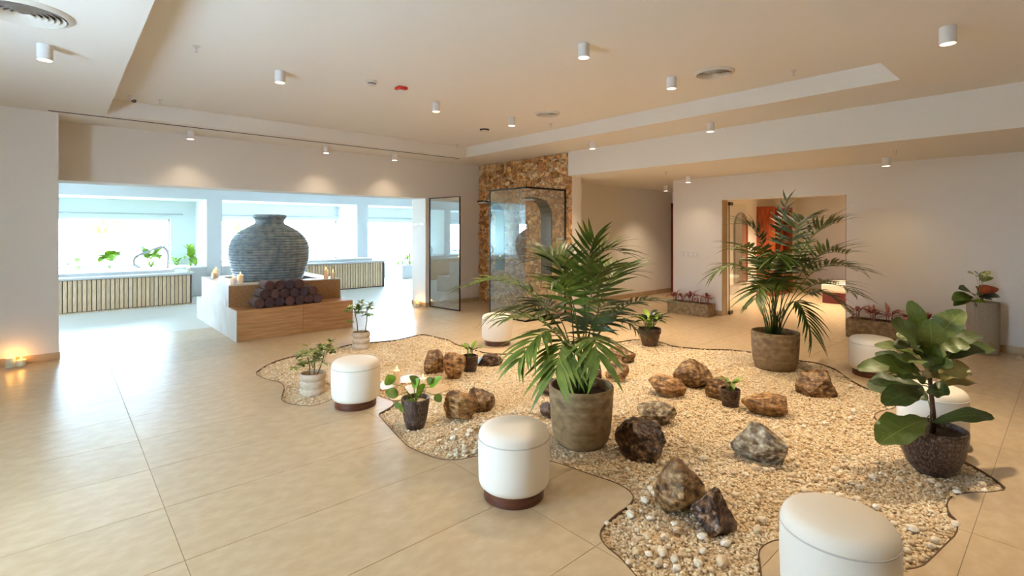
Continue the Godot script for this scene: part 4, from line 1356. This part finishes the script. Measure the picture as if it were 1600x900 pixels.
func build_fig():
	var d = depth_of(fig.position)
	var rng = RandomNumberGenerator.new()
	rng.seed = 5
	# base u,v; tip u,v; width in pixels; depth offsets of base and tip; material
	var l = [
		[1440, 528, 1421, 470, 24, 0.0, 0.0, 1], [1457, 540, 1506, 486, 36, -0.02, -0.1, 1], [1447, 556, 1392, 505, 48, -0.03, -0.12, 0], [1455, 545, 1452, 499, 34, -0.05, -0.12, 1], [1463, 552, 1531, 524, 34, 0.0, 0.05, 0],
		[1440, 562, 1367, 541, 24, 0.0, -0.05, 1], [1437, 580, 1367, 553, 22, 0.0, 0.1, 0], [1443, 592, 1340, 577, 34, -0.02, -0.1, 1], [1440, 602, 1356, 606, 42, 0.0, 0.05, 0], [1440, 612, 1380, 632, 36, -0.03, -0.15, 0],
		[1441, 588, 1516, 578, 40, -0.03, -0.16, 2], [1455, 606, 1524, 598, 22, 0.0, 0.05, 2], [1482, 562, 1554, 545, 26, 0.0, 0.08, 0], [1448, 572, 1478, 552, 26, -0.04, -0.12, 1], [1462, 562, 1500, 550, 26, 0.02, 0.1, 0],
		[1448, 612, 1484, 616, 34, -0.02, -0.12, 0], [1446, 656, 1374, 694, 52, -0.05, -0.16, 1], [1458, 660, 1552, 651, 24, -0.03, -0.06, 0], [1440, 545, 1402, 520, 30, 0.05, 0.15, 1], [1462, 535, 1486, 520, 30, 0.05, 0.15, 0],
		[1430, 560, 1395, 575, 30, 0.05, 0.2, 0], [1465, 575, 1510, 585, 30, 0.05, 0.2, 0], [1450, 560, 1440, 530, 34, 0.02, 0.02, 0], [1445, 575, 1412, 565, 30, -0.05, -0.2, 1], [1455, 580, 1490, 572, 28, -0.05, -0.2, 0], [1440, 600, 1405, 590, 30, -0.05, -0.2, 0], [1460, 545, 1515, 540, 28, -0.02, -0.12, 1], [1440, 540, 1400, 545, 26, -0.02, -0.15, 0], [1450, 625, 1420, 610, 26, 0.05, 0.15, 0], [1455, 570, 1462, 540, 36, -0.02, -0.1, 1]]
	var top = at_depth(1450, 545, d) - fig.position
	part(fig, "trunk", tube([Vector3(0, 0.24, 0), Vector3(-0.005, 0.4, 0.005), top * 0.7 + Vector3(0, 0.1, 0), top], [0.014, 0.013, 0.011, 0.006], 8), mats["bark"])
	part(fig, "trunk", tube([Vector3(0.03, 0.24, 0.01), Vector3(0.025, 0.36, 0.01), Vector3(0.02, 0.5, 0)], [0.009, 0.008, 0.006], 7), mats["bark"])
	for q in l:
		var b = at_depth(q[0], q[1], d + q[5]) - fig.position
		var t = at_depth(q[2], q[3], d + q[6]) - fig.position
		var st = begin()
		var stalk = Vector3(0.0, minf(b.y - 0.03, top.y - 0.02), 0.0)
		if b.y < 0.45:
			stalk = Vector3(0, 0.36, 0)
		tube_to(st, [stalk, (stalk + b) / 2 + Vector3(0, 0.01, 0), b], [0.004, 0.0035, 0.003], 5)
		var o1 = part(fig, "stalk", done(st), mats["stem_green"])
		var s2 = begin()
		var up = (Vector3.UP + Vector3(-look_dir(1450, HOR).x, 0, -look_dir(1450, HOR).z).normalized() * rng.randf_range(0.5, 1.1)).normalized()
		leaf_to(s2, b, t, up, q[4] * 1.05 * d / FPX, 2, rng.randf_range(0.04, 0.14), rng.randf_range(0.1, 0.35), 0.16, 12)
		part(fig, "leaf", done(s2), mats["fiddle_%d" % q[7]])

# ---------------------------------------------------------------- small plants
func ribbed(r, h, rings):
	var p = [[0.0, 0.0], [r * 0.9, 0.0]]
	for k in rings:
		for s in 5:
			var t = s / 5.0
			p.append([r * (0.9 + 0.12 * sin(PI * t)), h * (k + t) / rings])
	p.append_array([[r * 0.95, h], [r * 0.86, h], [r * 0.84, h * 0.8], [0.0, h * 0.8]])
	return p

func little_tree(o, stems, leaf_m, rng, leaf_len, count):
	for s in stems:
		var top = s[1]
		part(o, "stem", tube([s[0], s[0].lerp(top, 0.5) + Vector3(0.008, 0, 0.004), top], [0.007, 0.006, 0.004], 6), mats["stem_brown"])
		for k in count:
			var a = TAU * k / count + rng.randf()
			var dir = Vector3(cos(a), rng.randf_range(-0.35, 1.0), sin(a)).normalized()
			var b = top + Vector3(0, rng.randf_range(-0.1, 0.02), 0)
			var tip = b + dir * rng.randf_range(0.05, 0.12)
			var st = begin()
			tube_to(st, [b, tip], [0.002, 0.0015], 4)
			for j in 7:
				var aa = TAU * j / 7.0
				var ld = (Vector3(cos(aa), 0.05, sin(aa)) + dir * 0.6 + Vector3(0, rng.randf_range(-0.4, 0.3), 0)).normalized()
				leaf_to(st, tip, tip + ld * leaf_len * rng.randf_range(0.7, 1.1), Vector3.UP, leaf_len * 0.5, 1, 0.05, 0.2, 0.0, 4)
			part(o, "leaf_whorl", done(st), mats[leaf_m if leaf_m is String else leaf_m[k % leaf_m.size()]])

func build_small_plants():
	var rng = RandomNumberGenerator.new()
	rng.seed = 77
	# two pale ribbed pots with umbrella shrubs
	var c = ground(489, 617) + forward(489) * 0.1
	var o = pot_on_gravel(c, "variegated umbrella shrub in a pale ribbed pot beside the white stool", "potted_shrub", ribbed(0.115, 0.2, 3), "white_pot")
	part(o.get_node("pot"), "soil", lathe([[0.0, 0.175], [0.097, 0.17]], 24), mats["pebble_1"])
	little_tree(o, [[Vector3(-0.03, 0.17, 0), Vector3(-0.05, 0.36, 0.0)], [Vector3(0.0, 0.17, 0.02), Vector3(0.0, 0.40, 0.02)], [Vector3(0.04, 0.17, 0.0), Vector3(0.10, 0.41, 0.04)]], ["leaf_variegated", "leaf_variegated", "palm_light"], rng, 0.062, 15)
	discs.append([c.x, c.z, 0.1])
	c = ground(564, 545) + forward(564) * 0.1
	o = pot_on_gravel(c, "two-stemmed umbrella shrub in a pale ribbed pot at the garden's back edge", "potted_shrub", ribbed(0.112, 0.22, 3), "white_pot")
	part(o.get_node("pot"), "soil", lathe([[0.0, 0.19], [0.095, 0.185]], 24), mats["pebble_1"])
	little_tree(o, [[Vector3(-0.03, 0.18, -0.02), Vector3(-0.07, 0.50, -0.04)], [Vector3(0.04, 0.18, 0.03), Vector3(0.06, 0.54, 0.05)]], ["palm_light", "leaf_bright", "leaf_variegated"], rng, 0.068, 13)
	discs.append([c.x, c.z, 0.1])
	# dark tall pot
	c = ground(649, 670) + forward(649) * 0.07
	o = pot_on_gravel(c, "young round-leaved plant in a tall streaked dark pot", "potted_sprout", [[0.0, 0.0], [0.06, 0.0], [0.068, 0.008], [0.085, 0.06], [0.1, 0.14], [0.107, 0.2], [0.108, 0.232], [0.104, 0.236], [0.094, 0.232], [0.09, 0.18], [0.0, 0.18]], "dark_glaze")
	part(o.get_node("pot"), "soil", lathe([[0.0, 0.205], [0.092, 0.2]], 24), mats["pebble_1"])
	var d = depth_of(c)
	for q in [[612, 600, 605, 586, 15], [622, 618, 602, 612, 14], [634, 625, 642, 645, 22], [645, 605, 655, 592, 12], [655, 600, 640, 588, 10], [672, 605, 690, 588, 10], [680, 617, 689, 628, 10], [660, 612, 652, 604, 16], [625, 630, 618, 638, 10], [668, 600, 676, 590, 9]]:
		var b = at_depth(q[0], q[1], d - 0.03) - o.position
		var t = at_depth(q[2], q[3], d - 0.05) - o.position
		var st = begin()
		tube_to(st, [Vector3(0, 0.2, 0), (Vector3(0, 0.24, 0) + b) / 2 + Vector3(0, 0.03, 0), b], [0.003, 0.0028, 0.002], 5)
		leaf_to(st, b, t, Vector3(-sin(YAW), 1.0, cos(YAW)), q[4] * 1.3 * d / FPX, 1, 0.06, 0.2, 0.0, 7)
		part(o, "leaf", done(st), mats[["leaf_bright", "palm_light", "palm_mid"][int(q[0]) % 3]])
	discs.append([c.x, c.z, 0.07])
	# brown flowerpot by the corridor
	c = ground(1015, 540) + forward(1015) * 0.08
	o = pot_on_gravel(c, "mixed green and dark leaves in a brown flowerpot with a dark rim", "potted_plant", [[0.0, 0.0], [0.085, 0.0], [0.095, 0.01], [0.125, 0.12], [0.135, 0.19], [0.0, 0.19]], "brown_glaze")
	part(o.get_node("pot"), "rim", lathe([[0.133, 0.17], [0.146, 0.172], [0.148, 0.23], [0.142, 0.236], [0.13, 0.232], [0.126, 0.19]], 32), mats["brown_rim"])
	part(o.get_node("pot"), "soil", lathe([[0.0, 0.215], [0.128, 0.21]], 24), mats["soil"])
	clump(o, Vector3(0, 0.21, 0), 26, 0.34, 0.085, 1, ["palm_mid", "leaf_deep", "palm_dark", "leaf_deep", "leaf_bright"], 1.3, rng)
	discs.append([c.x, c.z, 0.1])
	# small pots among the boulders
	c = ground(734, 580) + forward(734) * 0.06
	o = pot_on_gravel(c, "little yellow-green sprout in a small dark pot among the boulders by the glass screen", "potted_sprout", [[0.0, 0.0], [0.06, 0.0], [0.07, 0.01], [0.088, 0.1], [0.09, 0.17], [0.08, 0.175], [0.075, 0.15], [0.0, 0.15]], "dark_glaze")
	part(o.get_node("pot"), "soil", lathe([[0.0, 0.155], [0.077, 0.152]], 20), mats["soil"])
	clump(o, Vector3(0, 0.15, 0), 8, 0.24, 0.06, 1, ["leaf_bright", "palm_light"], 0.8, rng)
	discs.append([c.x, c.z, 0.08])
	c = ground(1141, 634) + forward(1141) * 0.05
	o = pot_on_gravel(c, "little light green sprout in a small dark pot between two boulders", "potted_sprout", [[0.0, 0.0], [0.06, 0.0], [0.068, 0.01], [0.08, 0.1], [0.082, 0.15], [0.074, 0.153], [0.07, 0.13], [0.0, 0.13]], "dark_glaze")
	part(o.get_node("pot"), "soil", lathe([[0.0, 0.135], [0.071, 0.132]], 20), mats["soil"])
	clump(o, Vector3(0, 0.13, 0), 9, 0.19, 0.045, 1, ["leaf_bright", "palm_light"], 1.0, rng)
	discs.append([c.x, c.z, 0.07])
	# stone troughs with red-leaved plants
	for k in 2:
		var lo = [Vector3(8.30, 0, -4.98), Vector3(8.28, 0, -2.16)][k]
		var hi = [Vector3(8.55, 0.22, -4.2), Vector3(8.55, 0.26, -1.2)][k]
		var mid = Vector3((lo.x + hi.x) / 2, 0, (lo.z + hi.z) / 2)
		o = thing("stone_trough", ["low stone trough of pink-red leaves left of the glass entrance", "low stone trough of pink-red leaves right of the glass entrance"][k], "planter", mid)
		part(o, "trough", tub_shell(lo - mid, hi - mid, 0.03), mats["trough"])
		part(o.get_node("trough"), "soil", box(lo - mid + Vector3(0.03, 0.1, 0.03), hi - mid - Vector3(0.03, 0.03, 0.03)), mats["soil"])
		for j in 5:
			clump(o, Vector3(0, hi.y - 0.04, lerpf(lo.z, hi.z, (j + 0.5) / 5.0) - mid.z), 10, 0.3, 0.058, 0, "leaf_red", 0.6, rng)
	# tall rough cylinder by the right wall
	c = ground(1537, 553) + forward(1537) * 0.14
	c = Vector3(minf(c.x, 8.42), 0, c.z)
	o = thing("cylinder_planter", "tall rough stone cylinder planter with mixed leaves against the wall", "planter", c)
	part(o, "pot", lathe([[0.0, 0.0], [0.145, 0.0], [0.15, 0.005], [0.155, 0.62], [0.15, 0.63], [0.125, 0.63], [0.12, 0.55], [0.0, 0.55]], 40), mats["rough_pot"])
	part(o.get_node("pot"), "soil", lathe([[0.0, 0.6], [0.122, 0.595]], 24), mats["soil"])
	d = depth_of(c)
	for q in [[1516, 462, 1488, 470, 18, "palm_mid"], [1520, 460, 1498, 452, 20, "palm_dark"], [1525, 468, 1532, 482, 18, "leaf_bright"], [1535, 463, 1562, 463, 16, "leaf_deep"], [1537, 458, 1560, 451, 14, "leaf_rust"], [1533, 458, 1545, 446, 14, "leaf_rust"], [1526, 460, 1524, 448, 16, "palm_mid"], [1515, 466, 1490, 478, 14, "palm_mid"], [1530, 464, 1550, 468, 14, "leaf_deep"], [1534, 440, 1552, 434, 9, "palm_light"], [1530, 438, 1522, 424, 10, "palm_light"], [1533, 436, 1540, 424, 9, "leaf_variegated"], [1536, 432, 1548, 424, 8, "leaf_variegated"], [1525, 432, 1512, 426, 9, "leaf_variegated"]]:
		var b = at_depth(q[0], q[1], d - 0.02) - o.position
		var t = at_depth(q[2], q[3], d - 0.05) - o.position
		var st = begin()
		tube_to(st, [Vector3(0, 0.6, 0), (Vector3(0, 0.64, 0) + b) / 2, b], [0.004, 0.003, 0.002], 5)
		leaf_to(st, b, t, Vector3(-0.4, 1.0, 0.4), q[4] * 1.2 * d / FPX, 1, 0.1, 0.2, 0.05, 7)
		part(o, "leaf", done(st), mats[q[5]])

# ---------------------------------------------------------------- candles
func candle(p, r, h, label, group = "", energy = 0.015):
	var o = thing("pillar_candle", label, "candle", p, group)
	var wx = part(o, "wax", lathe([[0.0, 0.0], [r * 0.97, 0.0], [r, 0.003], [r, h - 0.004], [r * 0.94, h], [r * 0.7, h - 0.006], [0.0, h - 0.008]], 20), mats["wax"])
	part(wx, "wick", tube([Vector3(0, h - 0.01, 0), Vector3(0.001, h + 0.008, 0)], 0.0015, 5), mats["wick"])
	part(wx, "flame", lathe([[0.0, h + 0.004], [0.005, h + 0.01], [0.0075, h + 0.018], [0.005, h + 0.032], [0.0, h + 0.046]], 10), mats["flame"])
	var l = OmniLight3D.new()
	l.name = "flame_glow"
	l.light_color = Color(1.0, 0.72, 0.36)
	l.light_energy = energy
	l.light_size = 0.008
	l.omni_range = 6.0
	l.shadow_enabled = true
	l.position = Vector3(0, h + 0.02, 0)
	o.add_child(l)

func build_candles():
	candle(ground(16, 574), 0.042, 0.105, "taller ivory pillar candle on the floor against the off-white pier", "", 0.018)
	candle(ground(33, 572), 0.042, 0.07, "shorter ivory pillar candle on the floor against the off-white pier", "", 0.018)
	candle(Vector3(5.27, 0, -8.72), 0.04, 0.12, "taller ivory candle at the foot of the opening jamb")
	candle(Vector3(5.24, 0, -8.58), 0.04, 0.08, "shorter ivory candle at the foot of the opening jamb")
	var y = 0.73
	candle(Vector3(1.86, y, -8.02), 0.032, 0.09, "shorter candle on the front left corner of the plinth")
	candle(Vector3(1.96, y, -8.04), 0.04, 0.13, "taller candle on the front left corner of the plinth")
	candle(Vector3(3.2, y, -8.02), 0.035, 0.14, "taller candle on the front right corner of the plinth")
	candle(Vector3(3.3, y, -7.99), 0.035, 0.10, "shorter candle on the front right corner of the plinth")
	candle(Vector3(1.86, y, -9.22), 0.035, 0.09, "shorter candle on the rear left corner of the plinth")
	candle(Vector3(1.92, y, -9.36), 0.035, 0.13, "taller candle on the rear left corner of the plinth")
	candle(Vector3(3.26, y, -9.5), 0.035, 0.12, "candle on the plinth rim behind the ribbed jar")
	candle(ground(620, 600) + Vector3(0, 0.004, 0), 0.03, 0.13, "lit ivory candle on a slab left of the dark glazed pot's leaves")
	candle(ground(661, 610) + Vector3(0, 0.004, 0), 0.03, 0.11, "lit ivory candle on a slab behind the dark glazed pot")
	candle(ground(505, 563) + Vector3(0, 0.004, 0), 0.03, 0.12, "lit ivory candle on a slab behind the variegated shrub")
	candle(Vector3(2.0, 0.64, -12.2), 0.035, 0.1, "small candle on the corner of the slatted hot tub")

# ---------------------------------------------------------------- gravel and pebbles
func in_disc(x, z, grow):
	for d in discs:
		if Vector2(x - d[0], z - d[1]).length_squared() < pow(d[2] + grow, 2.0):
			return true
	return false

func in_slab(p, grow):
	for s in slabs:
		if Geometry2D.is_point_in_polygon(p, s):
			return true
	return false

func pebble_mesh(seed_, level, sharp):
	var nz = FastNoiseLite.new()
	nz.seed = seed_
	nz.frequency = 0.7
	return lump(level, func(p): return (p * (1.0 + sharp * nz.get_noise_3dv(p * 1.5)) * Vector3(1.0, 0.62, 0.78)) * 0.5)

func build_gravel():
	var rng = RandomNumberGenerator.new()
	rng.seed = 99
	var lo = Vector2(99, 99)
	var hi = Vector2(-99, -99)
	for p in bed:
		lo = lo.min(p)
		hi = hi.max(p)
	var mesh = [pebble_mesh(1, 1, 0.5), pebble_mesh(2, 1, 0.6), pebble_mesh(3, 1, 0.4)]
	var trans = [[], [], []]
	var cols = [[], [], []]
	var tones = [Color(0.66, 0.50, 0.31), Color(0.74, 0.59, 0.39), Color(0.60, 0.44, 0.26), Color(0.80, 0.67, 0.48), Color(0.70, 0.52, 0.32), Color(0.80, 0.70, 0.53)]
	var add = func(p, y, s):
		var k = rng.randi_range(0, 2)
		var b = Basis.from_euler(Vector3(rng.randf_range(-0.5, 0.5), rng.randf() * TAU, rng.randf_range(-0.5, 0.5))).scaled(Vector3.ONE * s)
		trans[k].append(Transform3D(b, Vector3(p.x, y, p.y)))
		cols[k].append(tones[rng.randi_range(0, 5)] * rng.randf_range(0.9, 1.1))
	# fine gravel
	var step = 0.0115
	var x = lo.x
	while x < hi.x:
		var z = lo.y
		while z < hi.y:
			var p = Vector2(x + rng.randf_range(-0.5, 0.5) * step, z + rng.randf_range(-0.5, 0.5) * step)
			if Geometry2D.is_point_in_polygon(p, bed) and not in_slab(p, 0.0):
				add.call(p, -0.024 + rng.randf_range(0.0, 0.012), rng.randf_range(0.013, 0.023))
			z += step
		x += step
	# middle-sized stones strewn over it
	var big = []
	var nz = FastNoiseLite.new()
	nz.seed = 6
	nz.frequency = 0.9
	for i in 15000:
		var p = Vector2(rng.randf_range(lo.x, hi.x), rng.randf_range(lo.y, hi.y))
		if not Geometry2D.is_point_in_polygon(p, bed) or in_slab(p, 0.0) or in_disc(p.x, p.y, 0.02):
			continue
		var many = nz.get_noise_2d(p.x * 1.0, p.y * 1.0)
		if rng.randf() > 0.45 + many * 1.1:
			continue
		var s = rng.randf_range(0.02, 0.033)
		add.call(p, -0.009 + rng.randf_range(0.0, 0.004), s)
	# the strip of white gravel at the foot of the right-hand wall and along the tub
	for i in 1800:
		add.call(Vector2(rng.randf_range(8.3, 8.62), rng.randf_range(-0.45, 1.2)), 0.004, rng.randf_range(0.014, 0.026))
	for i in 900:
		add.call(Vector2(rng.randf_range(-0.6, 2.1), rng.randf_range(-12.08, -12.0)), 0.006, rng.randf_range(0.018, 0.03))
	var root = Node3D.new()
	root.name = "gravel"
	add_child(root)
	root.set_meta("label", "cream gravel filling the free-form garden bed")
	root.set_meta("category", "gravel")
	root.set_meta("kind", "stuff")
	for k in 3:
		var mm = MultiMesh.new()
		mm.transform_format = MultiMesh.TRANSFORM_3D
		mm.use_colors = true
		mm.mesh = mesh[k]
		mm.instance_count = trans[k].size()
		for i in trans[k].size():
			mm.set_instance_transform(i, trans[k][i])
			mm.set_instance_color(i, cols[k][i])
		var o = MultiMeshInstance3D.new()
		o.name = "stones"
		o.multimesh = mm
		o.material_override = mats["gravel"]
		o.set_meta("kind", "stuff")
		root.add_child(o, true)
	# the 300 largest pebbles, one by one
	var pm = []
	for k in 5:
		pm.append(pebble_mesh(20 + k, 2, 0.35))
	var made = []
	# a few told apart in the photograph
	for q in [[909, 712, 0.05], [885, 724, 0.045], [1426, 826, 0.055], [1455, 853, 0.045], [1058, 828, 0.055], [1098, 838, 0.055], [1035, 862, 0.06], [1128, 878, 0.07], [1134, 848, 0.05], [1184, 828, 0.055], [1180, 730, 0.06], [1190, 812, 0.05], [1100, 716, 0.06], [1312, 588, 0.07], [1330, 604, 0.06]]:
		var g = ground(q[0], q[1])
		made.append([Vector2(g.x, g.z), q[2]])
	var tries = 0
	while made.size() < 300 and tries < 20000:
		tries += 1
		var near = rng.randf() < 0.75
		var u = rng.randf_range(900, 1560) if near else rng.randf_range(590, 900)
		var v = rng.randf_range(640, 890) if near else rng.randf_range(590, 715)
		var g = ground(u, v)
		var p = Vector2(g.x, g.z)
		if not Geometry2D.is_point_in_polygon(p, bed) or in_slab(p, 0.0) or in_disc(p.x, p.y, 0.035):
			continue
		if rng.randf() > 0.4 + nz.get_noise_2d(p.x, p.y) * 1.3:
			continue
		var s = rng.randf_range(0.03, 0.052)
		var ok = true
		for m in made:
			if m[0].distance_to(p) < (m[1] + s) * 0.52:
				ok = false
				break
		if ok:
			made.append([p, s])
	for i in made.size():
		var s = made[i][1]
		var o = single("pebble", pm[i % 5], mats["pebble_%d" % (i % 3)], ["smooth cream pebble lying on the gravel", "smooth tan pebble lying on the gravel", "smooth whitish pebble lying on the gravel"][i % 3], "pebble", Vector3(made[i][0].x, -0.006 + s * 0.12, made[i][0].y), "larger pebbles on the gravel")
		o.scale = Vector3.ONE * s
		o.rotation = Vector3(rng.randf_range(-0.2, 0.2), rng.randf() * TAU, rng.randf_range(-0.2, 0.2))
